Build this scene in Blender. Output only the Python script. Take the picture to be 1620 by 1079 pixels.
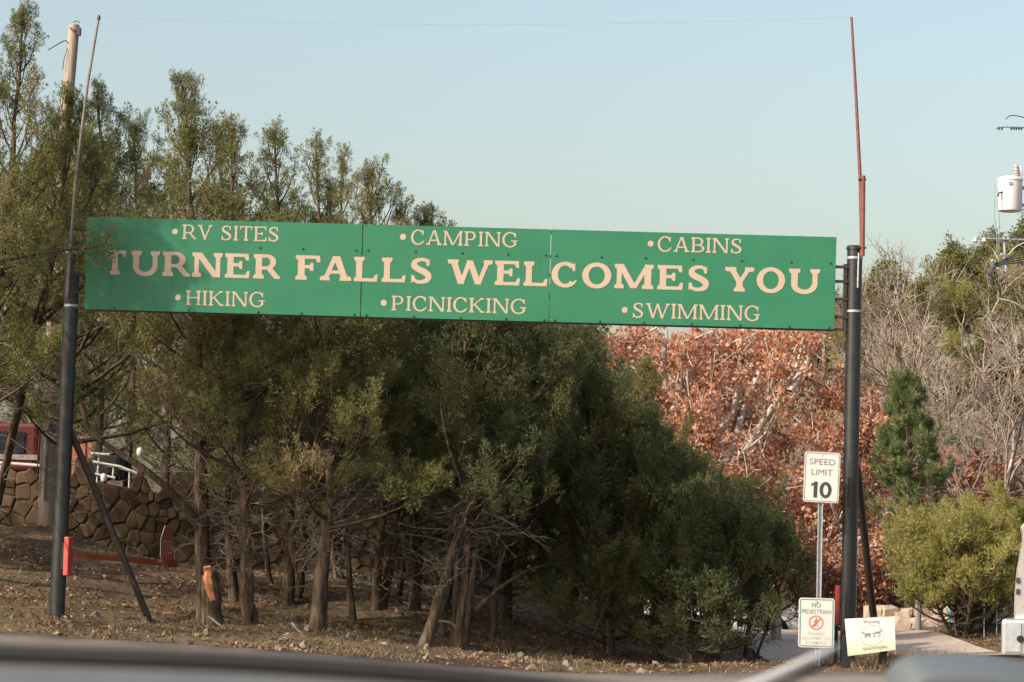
import bpy, bmesh, math, random
import numpy as np
from mathutils import Vector, Matrix
from mathutils.geometry import delaunay_2d_cdt

for o in list(bpy.data.objects):
    bpy.data.objects.remove(o, do_unlink=True)
SC = bpy.context.scene
COL = SC.collection
R = math.radians

# ------------------------------------------------------------------ camera
FPX = 4500.0                                  # focal length in pixels of the 1620 px wide photograph
PITCH = math.atan(350.5 / FPX)
ROLL = R(1.35)
CAM = np.array([0.0, 0.0, 1.35])
_f = np.array([0, math.cos(PITCH), math.sin(PITCH)])
_u0 = np.array([0, -math.sin(PITCH), math.cos(PITCH)])
_x = np.array([1.0, 0, 0])
_r = math.cos(ROLL) * _x + math.sin(ROLL) * _u0
_u = -math.sin(ROLL) * _x + math.cos(ROLL) * _u0
cam_data = bpy.data.cameras.new('camera')
cam_data.sensor_width = 36.0
cam_data.lens = FPX * 36.0 / 1620.0
cam_data.clip_start = 0.05
cam_data.clip_end = 3000.0
cam_data.dof.use_dof = True
cam_data.dof.focus_distance = 38.0
cam_data.dof.aperture_fstop = 20.0
cam = bpy.data.objects.new('camera', cam_data)
COL.objects.link(cam)
cam.matrix_world = Matrix(((_r[0], _u[0], -_f[0], CAM[0]), (_r[1], _u[1], -_f[1], CAM[1]),
                           (_r[2], _u[2], -_f[2], CAM[2]), (0, 0, 0, 1)))
SC.camera = cam

# ------------------------------------------------------------------ world, sun, exposure
SUN_AZ = R(54)                                # to the left of straight behind the camera
SUN_EL = R(33)
sun_dir = Vector((-math.sin(SUN_AZ) * math.cos(SUN_EL), -math.cos(SUN_AZ) * math.cos(SUN_EL), math.sin(SUN_EL)))
w = bpy.data.worlds.new('World')
SC.world = w
w.use_nodes = True
nt = w.node_tree
nt.nodes.clear()
sky = nt.nodes.new('ShaderNodeTexSky')
sky.sky_type = 'NISHITA'
sky.sun_disc = False
sky.sun_elevation = SUN_EL
sky.sun_rotation = math.atan2(sun_dir.x, sun_dir.y)
sky.altitude = 300
sky.air_density = 1.33
sky.dust_density = 5.0
sky.ozone_density = 0.0
bg = nt.nodes.new('ShaderNodeBackground')
bg.inputs['Strength'].default_value = 0.13
out = nt.nodes.new('ShaderNodeOutputWorld')
nt.links.new(sky.outputs[0], bg.inputs[0])
nt.links.new(bg.outputs[0], out.inputs[0])
sd = bpy.data.lights.new('sun', 'SUN')
sd.energy = 3.5
sd.angle = R(0.53)
sd.color = (1.0, 0.90, 0.77)
sun = bpy.data.objects.new('sun', sd)
COL.objects.link(sun)
sun.rotation_euler = sun_dir.to_track_quat('Z', 'Y').to_euler()
SC.view_settings.view_transform = 'Standard'
SC.view_settings.look = 'None'
SC.view_settings.exposure = 0.68
SC.view_settings.gamma = 1.0
SC.view_settings.use_curve_mapping = False
SC.cycles.max_bounces = 6
SC.cycles.transparent_max_bounces = 8
SC.cycles.caustics_reflective = False
SC.cycles.caustics_refractive = False


# ------------------------------------------------------------------ helpers
def at(px, py, Y):
    """point of the place seen at photo pixel (px, py), at distance Y along the ground"""
    d = _f * FPX + _r * (px - 810.0) + _u * (539.5 - py)
    return CAM + d * (Y / d[1])


def V(*a):
    return np.array(a, dtype=float)


def link(o, parent=None):
    COL.objects.link(o)
    if parent is not None:
        o.parent = parent
        o.matrix_parent_inverse = Matrix.Translation(-Vector(parent.location))
    return o


def tag(o, label=None, cat=None, group=None, kind=None):
    if label: o['label'] = label
    if cat: o['category'] = cat
    if group: o['group'] = group
    if kind: o['kind'] = kind
    return o


def thing(name, loc, label, cat, group=None):
    o = bpy.data.objects.new(name, None)
    o.empty_display_size = 0.2
    o.location = Vector(loc)
    COL.objects.link(o)
    return tag(o, label, cat, group)


def mesh_np(name, verts, faces, mat=None, smooth=False, tint=None):
    """verts (N,3); faces: list of int arrays (M,k)"""
    me = bpy.data.meshes.new(name)
    verts = np.ascontiguousarray(verts, dtype=np.float32)
    me.vertices.add(len(verts))
    me.vertices.foreach_set('co', verts.ravel())
    faces = [np.asarray(f, dtype=np.int32) for f in faces if len(f)]
    nl = sum(f.size for f in faces)
    npoly = sum(len(f) for f in faces)
    me.loops.add(nl)
    me.loops.foreach_set('vertex_index', np.concatenate([f.ravel() for f in faces]))
    me.polygons.add(npoly)
    starts = []
    s = 0
    for f in faces:
        k = f.shape[1]
        starts.append(s + np.arange(len(f), dtype=np.int32) * k)
        s += f.size
    me.polygons.foreach_set('loop_start', np.concatenate(starts).astype(np.int32))
    me.polygons.foreach_set('use_smooth', np.full(npoly, bool(smooth)))
    if tint is not None:
        a = me.attributes.new('tint', 'FLOAT', 'POINT')
        a.data.foreach_set('value', np.asarray(tint, dtype=np.float32))
    me.update(calc_edges=True)
    if mat is not None:
        me.materials.append(mat)
    return me


def obj_me(name, me, parent=None):
    return link(bpy.data.objects.new(name, me), parent)


class MB:
    """collects shapes in world coordinates; build() links them as one mesh object"""
    def __init__(s):
        s.v = []; s.f3 = []; s.f4 = []; s.fn = []; s.n = 0

    def add(s, verts, faces):
        verts = np.asarray(verts, dtype=float)
        for f in faces:
            g = [i + s.n for i in f]
            (s.f3 if len(g) == 3 else s.f4 if len(g) == 4 else s.fn).append(g)
        s.v.append(verts); s.n += len(verts)
        return s

    def hexa(s, a, b):
        """prism between quad a and quad b (4 points each)"""
        return s.add(list(a) + list(b), [(3, 2, 1, 0), (4, 5, 6, 7), (0, 1, 5, 4), (1, 2, 6, 5), (2, 3, 7, 6), (3, 0, 4, 7)])

    def box(s, c, size, rz=0.0, rx=0.0, ry=0.0, bevel=0.0):
        bm = bmesh.new()
        bmesh.ops.create_cube(bm, size=1.0)
        for v_ in bm.verts:
            v_.co = Vector((v_.co.x * size[0], v_.co.y * size[1], v_.co.z * size[2]))
        if bevel > 0:
            bmesh.ops.bevel(bm, geom=list(bm.edges), offset=bevel, segments=2, affect='EDGES', profile=0.5)
        M = Matrix.Translation(Vector(c)) @ Matrix.Rotation(rz, 4, 'Z') @ Matrix.Rotation(ry, 4, 'Y') @ Matrix.Rotation(rx, 4, 'X')
        bm.transform(M)
        bm.verts.index_update()
        vs = [tuple(v_.co) for v_ in bm.verts]
        fs = [tuple(v_.index for v_ in f.verts) for f in bm.faces]
        bm.free()
        return s.add(vs, fs)

    def tube(s, pts, rad, k=12, cap=True):
        pts = np.asarray(pts, dtype=float)
        n = len(pts)
        rad = np.full(n, rad, dtype=float) if np.isscalar(rad) else np.asarray(rad, dtype=float)
        T = np.gradient(pts, axis=0)
        T /= np.linalg.norm(T, axis=1)[:, None] + 1e-9
        ref = V(0, 0, 1) if abs(T[0][2]) < 0.8 else V(1, 0, 0)
        vs = []
        for i in range(n):
            a = np.cross(ref, T[i]); a /= np.linalg.norm(a) + 1e-9
            b = np.cross(T[i], a)
            ref = b if abs(np.dot(b, T[min(i + 1, n - 1)])) < 0.9 else ref
            an = np.arange(k) * 2 * np.pi / k
            vs.append(pts[i] + rad[i] * (np.cos(an)[:, None] * a + np.sin(an)[:, None] * b))
        vs = np.concatenate(vs)
        fs = []
        for i in range(n - 1):
            for j in range(k):
                j2 = (j + 1) % k
                fs.append((i * k + j, i * k + j2, (i + 1) * k + j2, (i + 1) * k + j))
        if cap:
            fs.append(tuple(range(k - 1, -1, -1)))
            fs.append(tuple((n - 1) * k + j for j in range(k)))
        return s.add(vs, fs)

    def lathe(s, c, prof, k=20, axis=None):
        """profile [(r, z)] turned about a vertical axis through c"""
        vs = []; fs = []
        for r_, z_ in prof:
            for j in range(k):
                a = 2 * np.pi * j / k
                vs.append((c[0] + r_ * math.cos(a), c[1] + r_ * math.sin(a), c[2] + z_))
        for i in range(len(prof) - 1):
            for j in range(k):
                j2 = (j + 1) % k
                fs.append((i * k + j, i * k + j2, (i + 1) * k + j2, (i + 1) * k + j))
        fs.append(tuple(range(k - 1, -1, -1)))
        fs.append(tuple((len(prof) - 1) * k + j for j in range(k)))
        return s.add(vs, fs)

    def build(s, name, mat, parent=None, smooth=False, auto=False):
        me = bpy.data.meshes.new(name)
        vs = np.concatenate(s.v)
        me.from_pydata([tuple(p) for p in vs], [], s.f3 + s.f4 + s.fn)
        me.validate()
        if mat: me.materials.append(mat)
        if smooth or auto:
            me.polygons.foreach_set('use_smooth', np.ones(len(me.polygons), dtype=bool))
        if auto:
            me.set_sharp_from_angle(angle=R(35))
        me.update()
        return obj_me(name, me, parent)


# ------------------------------------------------------------------ materials
def new_mat(name):
    m = bpy.data.materials.new(name)
    m.use_nodes = True
    t = m.node_tree
    t.nodes.clear()
    o = t.nodes.new('ShaderNodeOutputMaterial')
    p = t.nodes.new('ShaderNodeBsdfPrincipled')
    t.links.new(p.outputs[0], o.inputs[0])
    return m, t, p


def ramp(t, stops, fac):
    r_ = t.nodes.new('ShaderNodeValToRGB')
    e = r_.color_ramp.elements
    while len(e) > 1: e.remove(e[-1])
    e[0].position = stops[0][0]; e[0].color = (*stops[0][1], 1)
    for p_, c in stops[1:]:
        n = e.new(p_); n.color = (*c, 1)
    t.links.new(fac, r_.inputs[0])
    return r_


def noise(t, scale, detail=4.0, rough=0.6, vec=None, dist=0.0):
    n = t.nodes.new('ShaderNodeTexNoise')
    n.inputs['Scale'].default_value = scale
    n.inputs['Detail'].default_value = detail
    n.inputs['Roughness'].default_value = rough
    n.inputs['Distortion'].default_value = dist
    if vec is not None: t.links.new(vec, n.inputs['Vector'])
    return n


def coords(t, scale=(1, 1, 1), kind='Object'):
    tc = t.nodes.new('ShaderNodeTexCoord')
    mp = t.nodes.new('ShaderNodeMapping')
    mp.inputs['Scale'].default_value = scale
    t.links.new(tc.outputs[kind], mp.inputs[0])
    return mp.outputs[0]


def bump(t, p, h, strength=0.3, dist=0.02):
    b = t.nodes.new('ShaderNodeBump')
    b.inputs['Strength'].default_value = strength
    b.inputs['Distance'].default_value = dist
    t.links.new(h, b.inputs['Height'])
    t.links.new(b.outputs[0], p.inputs['Normal'])


def mat_noise(name, stops, scale=4.0, rough=0.7, stretch=(1, 1, 1), bump_s=0.0, bump_d=0.01, metal=0.0, spec=0.4, detail=5, dist=0.0, coat=0.0):
    m, t, p = new_mat(name)
    v_ = coords(t, stretch)
    n = noise(t, scale, detail, 0.62, v_, dist)
    c = ramp(t, stops, n.outputs[0])
    t.links.new(c.outputs[0], p.inputs['Base Color'])
    p.inputs['Roughness'].default_value = rough
    p.inputs['Metallic'].default_value = metal
    p.inputs['Specular IOR Level'].default_value = spec
    p.inputs['Coat Weight'].default_value = coat
    if bump_s: bump(t, p, n.outputs[0], bump_s, bump_d)
    return m


def mat_plain(name, col, rough=0.5, var=0.08, scale=6.0, metal=0.0, spec=0.5, coat=0.0):
    a = tuple(max(0, c * (1 - var)) for c in col); b = tuple(c * (1 + var) for c in col)
    return mat_noise(name, [(0.3, a), (0.7, b)], scale, rough, metal=metal, spec=spec, coat=coat)


def mat_leaf(name, stops, transl=0.35, tcol=None, rough=0.6):
    """leaf colour follows a per-spray attribute; some light passes through the leaf"""
    m, t, p = new_mat(name)
    at_ = t.nodes.new('ShaderNodeAttribute'); at_.attribute_name = 'tint'
    c = ramp(t, stops, at_.outputs['Fac'])
    t.links.new(c.outputs[0], p.inputs['Base Color'])
    p.inputs['Roughness'].default_value = rough
    p.inputs['Specular IOR Level'].default_value = 0.25
    tr = t.nodes.new('ShaderNodeBsdfTranslucent')
    t.links.new(c.outputs[0], tr.inputs[0])
    mx = t.nodes.new('ShaderNodeMixShader'); mx.inputs[0].default_value = transl
    t.links.new(p.outputs[0], mx.inputs[1]); t.links.new(tr.outputs[0], mx.inputs[2])
    o = [n for n in t.nodes if n.type == 'OUTPUT_MATERIAL'][0]
    t.links.new(mx.outputs[0], o.inputs[0])
    return m


def mat_bark(name, dark, light, scale=9.0, bs=0.9, vary=False):
    m, t, p = new_mat(name)
    v_ = coords(t, (1, 1, 0.12))
    n = noise(t, scale * 2.4, 6, 0.65, v_, 0.4)
    c = ramp(t, [(0.3, dark), (0.55, tuple((a + b) / 2 for a, b in zip(dark, light))), (0.72, light)], n.outputs[0])
    t.links.new(c.outputs[0], p.inputs['Base Color'])
    p.inputs['Roughness'].default_value = 0.92
    p.inputs['Specular IOR Level'].default_value = 0.1
    if vary:
        oi = t.nodes.new('ShaderNodeObjectInfo')
        c2 = ramp(t, [(0.0, (0.62, 0.56, 0.52)), (0.4, (0.95, 0.88, 0.82)), (0.75, (1.0, 1.0, 1.0)), (1.0, (1.45, 1.42, 1.40))], oi.outputs['Random'])
        mx = t.nodes.new('ShaderNodeMixRGB'); mx.blend_type = 'MULTIPLY'; mx.inputs[0].default_value = 1
        t.links.new(c.outputs[0], mx.inputs[1]); t.links.new(c2.outputs[0], mx.inputs[2]); t.links.new(mx.outputs[0], p.inputs['Base Color'])
    bump(t, p, n.outputs[0], bs, 0.03)
    return m


M = {}
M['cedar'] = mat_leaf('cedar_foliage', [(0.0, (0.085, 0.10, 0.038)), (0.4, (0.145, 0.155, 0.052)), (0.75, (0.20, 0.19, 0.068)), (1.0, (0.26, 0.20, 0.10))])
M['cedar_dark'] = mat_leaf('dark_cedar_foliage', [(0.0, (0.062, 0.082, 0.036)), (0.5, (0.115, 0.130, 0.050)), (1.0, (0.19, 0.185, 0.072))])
M['cedar_gold'] = mat_leaf('golden_cedar_foliage', [(0.0, (0.20, 0.205, 0.055)), (0.5, (0.31, 0.29, 0.085)), (1.0, (0.38, 0.33, 0.13))])
M['oak_ever'] = mat_leaf('live_oak_foliage', [(0.0, (0.085, 0.095, 0.035)), (0.5, (0.15, 0.145, 0.05)), (1.0, (0.22, 0.19, 0.085))])
M['pine'] = mat_leaf('pine_needles', [(0.0, (0.10, 0.14, 0.055)), (0.6, (0.175, 0.215, 0.085)), (1.0, (0.25, 0.275, 0.12))])
M['rust'] = mat_leaf('sycamore_leaves', [(0.0, (0.27, 0.115, 0.062)), (0.4, (0.47, 0.215, 0.125)), (0.8, (0.60, 0.325, 0.21)), (1.0, (0.65, 0.43, 0.31))], transl=0.45)
M['russet'] = mat_leaf('russet_oak_leaves', [(0.0, (0.17, 0.07, 0.05)), (0.6, (0.25, 0.11, 0.075)), (1.0, (0.30, 0.17, 0.11))])
M['bark'] = mat_bark('cedar_bark', (0.022, 0.016, 0.012), (0.20, 0.145, 0.105))
M['twig'] = mat_bark('dead_twig_bark', (0.11, 0.09, 0.075), (0.31, 0.27, 0.235), 14)
M['bark_grey'] = mat_bark('grey_bark', (0.20, 0.168, 0.14), (0.44, 0.388, 0.338), 4, vary=True)
M['bark_white'] = mat_bark('sycamore_bark', (0.30, 0.26, 0.22), (0.70, 0.66, 0.60), 3, 0.3)
M['straw'] = mat_leaf('dry_grass', [(0.0, (0.075, 0.068, 0.03)), (0.4, (0.16, 0.122, 0.07)), (1.0, (0.33, 0.255, 0.16))], transl=0.2)
M['litter'] = mat_leaf('leaf_litter', [(0.0, (0.10, 0.055, 0.03)), (0.5, (0.22, 0.13, 0.075)), (1.0, (0.36, 0.25, 0.16))], transl=0.1)
M['green_sheet'] = None


def sign_green():
    m, t, p = new_mat('green_sign_paint')
    v_ = coords(t, (0.6, 1, 1.2))
    n = noise(t, 1.6, 3, 0.5, v_)
    c = ramp(t, [(0.3, (0.024, 0.165, 0.086)), (0.7, (0.029, 0.184, 0.096))], n.outputs[0])
    n2 = noise(t, 60, 3, 0.6, coords(t, (1, 1, 0.15)))
    mx = t.nodes.new('ShaderNodeMixRGB'); mx.blend_type = 'MULTIPLY'; mx.inputs[0].default_value = 0.10
    t.links.new(c.outputs[0], mx.inputs[1]); t.links.new(n2.outputs[0], mx.inputs[2])
    t.links.new(mx.outputs[0], p.inputs['Base Color'])
    n4 = noise(t, 3.2, 6, 0.7, coords(t, (5, 1, 0.35)))
    dr_ = ramp(t, [(0.52, (1, 1, 1)), (0.66, (0.80, 0.80, 0.74)), (0.8, (0.62, 0.62, 0.56))], n4.outputs[0])
    mx2 = t.nodes.new('ShaderNodeMixRGB'); mx2.blend_type = 'MULTIPLY'; mx2.inputs[0].default_value = 0.45
    t.links.new(mx.outputs[0], mx2.inputs[1]); t.links.new(dr_.outputs[0], mx2.inputs[2])
    t.links.new(mx2.outputs[0], p.inputs['Base Color'])
    rr_ = ramp(t, [(0.3, (0.30, 0.30, 0.30)), (0.7, (0.55, 0.55, 0.55))], n4.outputs[0])
    t.links.new(rr_.outputs[0], p.inputs['Roughness'])
    p.inputs['Specular IOR Level'].default_value = 0.45
    n3 = noise(t, 1.1, 2, 0.5, coords(t))
    bump(t, p, n3.outputs[0], 0.25, 0.06)
    return m


M['green'] = sign_green()
M['cream'] = mat_plain('cream_letter_vinyl', (0.455, 0.345, 0.265), 0.55, 0.04)
M['black_steel'] = mat_noise('black_painted_steel', [(0.3, (0.012, 0.014, 0.017)), (0.62, (0.022, 0.025, 0.028)), (0.8, (0.05, 0.05, 0.05))], 14, 0.38, (1, 1, 0.6), 0.12, 0.004, spec=0.5)
M['dark_steel'] = mat_noise('dark_brown_steel', [(0.3, (0.02, 0.017, 0.015)), (0.7, (0.045, 0.036, 0.03))], 14, 0.5)
M['rust_steel'] = mat_noise('maroon_pipe_paint', [(0.3, (0.13, 0.04, 0.035)), (0.7, (0.20, 0.075, 0.06))], 12, 0.55)
M['grey_mast'] = mat_noise('weathered_mast', [(0.3, (0.12, 0.09, 0.075)), (0.7, (0.24, 0.19, 0.16))], 12, 0.6)
M['red_paint'] = mat_noise('faded_red_paint', [(0.3, (0.36, 0.045, 0.04)), (0.7, (0.50, 0.085, 0.07))], 9, 0.5)
M['red_arm'] = mat_noise('faded_orange_red_paint', [(0.3, (0.34, 0.07, 0.035)), (0.7, (0.48, 0.13, 0.07))], 9, 0.55)
M['stop_red'] = mat_plain('stop_sign_red', (0.62, 0.15, 0.10), 0.45)
M['white_sheet'] = mat_plain('white_sign_sheeting', (0.60, 0.565, 0.535), 0.45, 0.03)
M['ink'] = mat_plain('black_sign_ink', (0.04, 0.045, 0.045), 0.5)
M['ink_soft'] = mat_plain('faded_sign_ink', (0.16, 0.20, 0.19), 0.5)
M['ink_green'] = mat_plain('green_sign_ink', (0.10, 0.27, 0.22), 0.5)
M['ink_faint'] = mat_plain('bleached_sign_ink', (0.42, 0.45, 0.42), 0.5)
M['ink_red'] = mat_plain('red_sign_ink', (0.62, 0.16, 0.10), 0.5)
M['galv'] = mat_noise('galvanised_steel', [(0.3, (0.30, 0.33, 0.36)), (0.7, (0.46, 0.48, 0.50))], 18, 0.5, metal=0.3)
M['pole_wood'] = mat_noise('weathered_pole_wood', [(0.25, (0.19, 0.145, 0.115)), (0.5, (0.34, 0.275, 0.23)), (0.75, (0.46, 0.385, 0.33))], 26, 0.9, (1, 1, 0.035), 0.5, 0.01, spec=0.1)
M['grey_wood'] = mat_noise('grey_post_wood', [(0.25, (0.16, 0.15, 0.145)), (0.75, (0.33, 0.31, 0.295))], 26, 0.9, (1, 1, 0.05), 0.4, 0.01, spec=0.1)
M['pipe_white'] = mat_plain('white_painted_pipe', (0.48, 0.46, 0.44), 0.5)
M['transformer'] = mat_plain('pale_grey_transformer_paint', (0.66, 0.65, 0.66), 0.35, 0.04)
M['ceramic'] = mat_plain('insulator_ceramic', (0.42, 0.38, 0.38), 0.2)
M['wire'] = mat_plain('dark_cable', (0.045, 0.045, 0.05), 0.6)
M['wire_blue'] = mat_plain('blue_grey_cable', (0.24, 0.32, 0.38), 0.6)
M['white_car'] = mat_plain('white_car_paint', (0.78, 0.75, 0.72), 0.28, 0.02, coat=0.5)
M['glass'] = mat_plain('dark_vehicle_glass', (0.02, 0.025, 0.03), 0.08, 0.05, spec=0.8)
M['rubber'] = mat_plain('black_rubber', (0.008, 0.008, 0.0085), 0.8)
M['chrome'] = mat_plain('silver_bumper', (0.42, 0.43, 0.46), 0.35, 0.06, metal=0.6)
M['tail_red'] = mat_plain('tail_lamp_red', (0.30, 0.02, 0.02), 0.2)
M['trailer_red'] = mat_plain('dark_red_trailer_paint', (0.085, 0.011, 0.011), 0.45)
M['orange_brown'] = mat_plain('rust_brown_paint', (0.30, 0.12, 0.07), 0.6)
M['tarp'] = mat_plain('white_canvas', (0.72, 0.70, 0.66), 0.8)
def stone_mat(name, stops):
    m = mat_noise(name, stops, 5, 0.95, bump_s=0.6, bump_d=0.03, spec=0.15)
    t = m.node_tree; p = [n for n in t.nodes if n.type == 'BSDF_PRINCIPLED'][0]
    src = p.inputs['Base Color'].links[0].from_socket
    oi = t.nodes.new('ShaderNodeObjectInfo')
    c = ramp(t, [(0.0, (0.55, 0.52, 0.50)), (0.35, (0.85, 0.80, 0.74)), (0.7, (1.1, 1.0, 0.9)), (1.0, (1.45, 1.42, 1.36))], oi.outputs['Random'])
    mx = t.nodes.new('ShaderNodeMixRGB'); mx.blend_type = 'MULTIPLY'; mx.inputs[0].default_value = 1
    t.links.new(src, mx.inputs[1]); t.links.new(c.outputs[0], mx.inputs[2]); t.links.new(mx.outputs[0], p.inputs['Base Color'])
    return m


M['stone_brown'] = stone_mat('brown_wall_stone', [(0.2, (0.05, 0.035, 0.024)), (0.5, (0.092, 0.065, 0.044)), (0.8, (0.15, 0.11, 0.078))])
M['mortar'] = mat_noise('wall_mortar', [(0.3, (0.085, 0.065, 0.05)), (0.7, (0.14, 0.11, 0.085))], 9, 0.95, bump_s=0.4, bump_d=0.02, spec=0.1)
M['stone_pink'] = mat_noise('pale_limestone', [(0.2, (0.30, 0.215, 0.16)), (0.5, (0.42, 0.325, 0.25)), (0.8, (0.52, 0.43, 0.35))], 5, 0.95, bump_s=0.5, bump_d=0.03, spec=0.15)
M['stone_grey'] = mat_noise('dusty_bank_stone', [(0.2, (0.13, 0.10, 0.08)), (0.8, (0.30, 0.25, 0.20))], 9, 0.95, bump_s=0.4, bump_d=0.02, spec=0.1)
M['cut_wood'] = mat_noise('fresh_cut_cedar', [(0.3, (0.36, 0.12, 0.045)), (0.7, (0.52, 0.24, 0.11))], 16, 0.85, (1, 1, 0.1), 0.4, 0.01)
M['dash'] = mat_noise('grey_dash_vinyl', [(0.3, (0.10, 0.11, 0.117)), (0.7, (0.12, 0.13, 0.136))], 60, 0.75, spec=0.2)
M['blue_grey'] = mat_plain('blue_grey_plastic', (0.095, 0.11, 0.122), 0.7, 0.05)
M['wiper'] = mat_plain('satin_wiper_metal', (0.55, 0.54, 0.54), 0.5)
M['bolt'] = mat_plain('green_painted_bolt', (0.03, 0.10, 0.06), 0.3)
M['teal'] = mat_plain('teal_pole_paint', (0.10, 0.30, 0.28), 0.5)


def ground_mat():
    m, t, p = new_mat('bank_soil')
    v_ = coords(t)
    n1 = noise(t, 0.55, 6, 0.65, v_)
    n2 = noise(t, 9.0, 7, 0.7, v_)
    a = ramp(t, [(0.30, (0.060, 0.043, 0.030)), (0.45, (0.112, 0.080, 0.054)), (0.58, (0.185, 0.137, 0.092)), (0.72, (0.095, 0.09, 0.042))], n1.outputs[0])
    b = ramp(t, [(0.30, (0.35, 0.33, 0.30)), (0.5, (0.85, 0.82, 0.78)), (0.72, (1.5, 1.42, 1.3))], n2.outputs[0])
    mx = t.nodes.new('ShaderNodeMixRGB'); mx.blend_type = 'MULTIPLY'; mx.inputs[0].default_value = 1
    t.links.new(a.outputs[0], mx.inputs[1]); t.links.new(b.outputs[0], mx.inputs[2])
    t.links.new(mx.outputs[0], p.inputs['Base Color'])
    p.inputs['Roughness'].default_value = 0.97
    p.inputs['Specular IOR Level'].default_value = 0.1
    bump(t, p, n2.outputs[0], 0.8, 0.06)
    return m


def speckle_mat(name, base, specks, scale=90, big=0.5):
    m, t, p = new_mat(name)
    v_ = coords(t)
    n1 = noise(t, big, 5, 0.6, v_)
    a = ramp(t, [(0.3, tuple(c * 0.8 for c in base)), (0.7, tuple(c * 1.2 for c in base))], n1.outputs[0])
    n2 = noise(t, scale, 3, 0.7, v_)
    b = ramp(t, [(0.35, (0.55, 0.55, 0.55)), (0.55, (1, 1, 1)), (0.72, specks)], n2.outputs[0])
    mx = t.nodes.new('ShaderNodeMixRGB'); mx.blend_type = 'MULTIPLY'; mx.inputs[0].default_value = 1
    t.links.new(a.outputs[0], mx.inputs[1]); t.links.new(b.outputs[0], mx.inputs[2])
    t.links.new(mx.outputs[0], p.inputs['Base Color'])
    p.inputs['Roughness'].default_value = 0.9
    p.inputs['Specular IOR Level'].default_value = 0.2
    bump(t, p, n2.outputs[0], 0.5, 0.01)
    return m


M['soil'] = ground_mat()
M['asphalt'] = speckle_mat('worn_asphalt', (0.22, 0.19, 0.165), (1.5, 1.45, 1.4))
M['gravel'] = speckle_mat('pale_gravel', (0.42, 0.35, 0.295), (1.5, 1.45, 1.4), 40)

# ------------------------------------------------------------------ terrain
CTRL = [(0, 1001, 34.2), (400, 1027, 34.6), (800, 1060, 35.0), (1150, 1066, 35.6), (1450, 1066, 35.8), (1620, 1070, 35.8),
        (90, 974, 37), (0, 960, 37), (-300, 930, 37), (240, 990, 37), (0, 900, 41), (-300, 880, 41), (0, 835, 46), (75, 832, 46.2), (-300, 820, 46),
        (270, 905, 47), (180, 935, 41), (325, 975, 39), (395, 988, 38.5), (455, 962, 41.5), (500, 996, 38), (535, 915, 45),
        (595, 965, 41.5), (660, 968, 42), (668, 1021, 38.3), (730, 1028, 39), (890, 1004, 43), (1000, 1046, 41), (1100, 1060, 40),
        (1190, 1040, 44), (1340, 1048, 37), (1290, 1048, 37), (1240, 1012, 48), (1240, 985, 62), (1380, 1042, 37.5), (1452, 1002, 50),
        (1540, 985, 50), (1620, 1010, 45), (1620, 1040, 40), (1480, 1000, 54), (450, 905, 47.5), (620, 915, 48), (760, 950, 48), (900, 965, 50), (1050, 985, 52),
        (1230, 968, 66)]
_cp = [at(*c) for c in CTRL]
_cp += [V(x, y, 0.0 + 0.018 * max(0, -x - 2)) for x in (-14, -7, 0, 7, 14) for y in (0, 10, 20, 28)]
_cp += [V(-20, 40, 1.6), V(-20, 30, .6), V(22, 34, 0.0), V(22, 50, 0.3), V(-25, 60, 2.4), V(0, 62, 0.6), V(25, 64, 0.8), V(-5, 66, 1.2), V(-16, 50, 2.0)]
_cp = np.array(_cp)


def _tps(r2):
    return np.where(r2 > 1e-12, 0.5 * r2 * np.log(r2 + 1e-12), 0)


_n = len(_cp)
_K = _tps(((_cp[:, None, :2] - _cp[None, :, :2]) ** 2).sum(-1)) + np.eye(_n) * 0.35
_P = np.c_[np.ones(_n), _cp[:, :2]]
_A = np.r_[np.c_[_K, _P], np.c_[_P.T, np.zeros((3, 3))]]
_sol = np.linalg.solve(_A, np.r_[_cp[:, 2], 0, 0, 0])


def sstep(a, b, x):
    t = np.clip((x - a) / (b - a), 0, 1)
    return t * t * (3 - 2 * t)


WALL = [(-16, 49.0, 0.9), (-8.5, 48.6, 0.95), (-6.2, 48.4, 1.1), (-4.0, 48.6, 1.15), (-2.2, 49.0, 1.15), (-0.6, 49.8, 0.9), (1.8, 50.8, 0.05)]


def wall_y(x):
    return np.interp(x, [p[0] for p in WALL], [p[1] for p in WALL])


def wall_h(x):
    return np.interp(x, [p[0] for p in WALL], [p[2] for p in WALL], right=0.0)


def hill(x, y):
    up = sstep(62, 150, y) * (2.6 + 9.5 * sstep(-2, 17, x - 0.02 * y) + 3.0 * sstep(20, 36, x))
    far = sstep(150, 330, y) * 5.0
    left = sstep(70, 190, y) * 1.2 * sstep(0, -40, x)
    dip = -0.95 * np.exp(-((x - 6.0) / 4.5) ** 2 - ((y - 71) / 9.0) ** 2)
    return up + far + left + dip


def rough(x, y):
    return (0.035 * np.sin(x * 2.3 + 1.3 * np.sin(y * 1.1)) * np.cos(y * 1.9 + 0.7 * np.sin(x * 1.7))
            + 0.02 * np.sin(x * 5.1 + y * 2.2) * np.sin(y * 4.7 - x * 1.3) + 0.012 * np.sin(x * 11.0 + 2 * np.sin(y * 7)) * np.sin(y * 12.3))


def edge_y(x):
    xs = [-60, -14] + [at(*c)[0] for c in CTRL[:6]] + [14, 60]
    ys = [31.0, 33.4] + [c[2] for c in CTRL[:6]] + [36.0, 36.5]
    return np.interp(x, xs, ys)


def base_z(x, y):
    x = np.asarray(x, float); y = np.asarray(y, float)
    xc = np.clip(x, -18, 20); yc = np.clip(y, 2, 66)
    q = np.stack([xc, yc], -1)
    r2 = ((q[..., None, :] - _cp[:, :2]) ** 2).sum(-1)
    z = _tps(r2) @ _sol[:_n] + _sol[_n] + q[..., 0] * _sol[_n + 1] + q[..., 1] * _sol[_n + 2]
    return z + hill(x, y)


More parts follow.
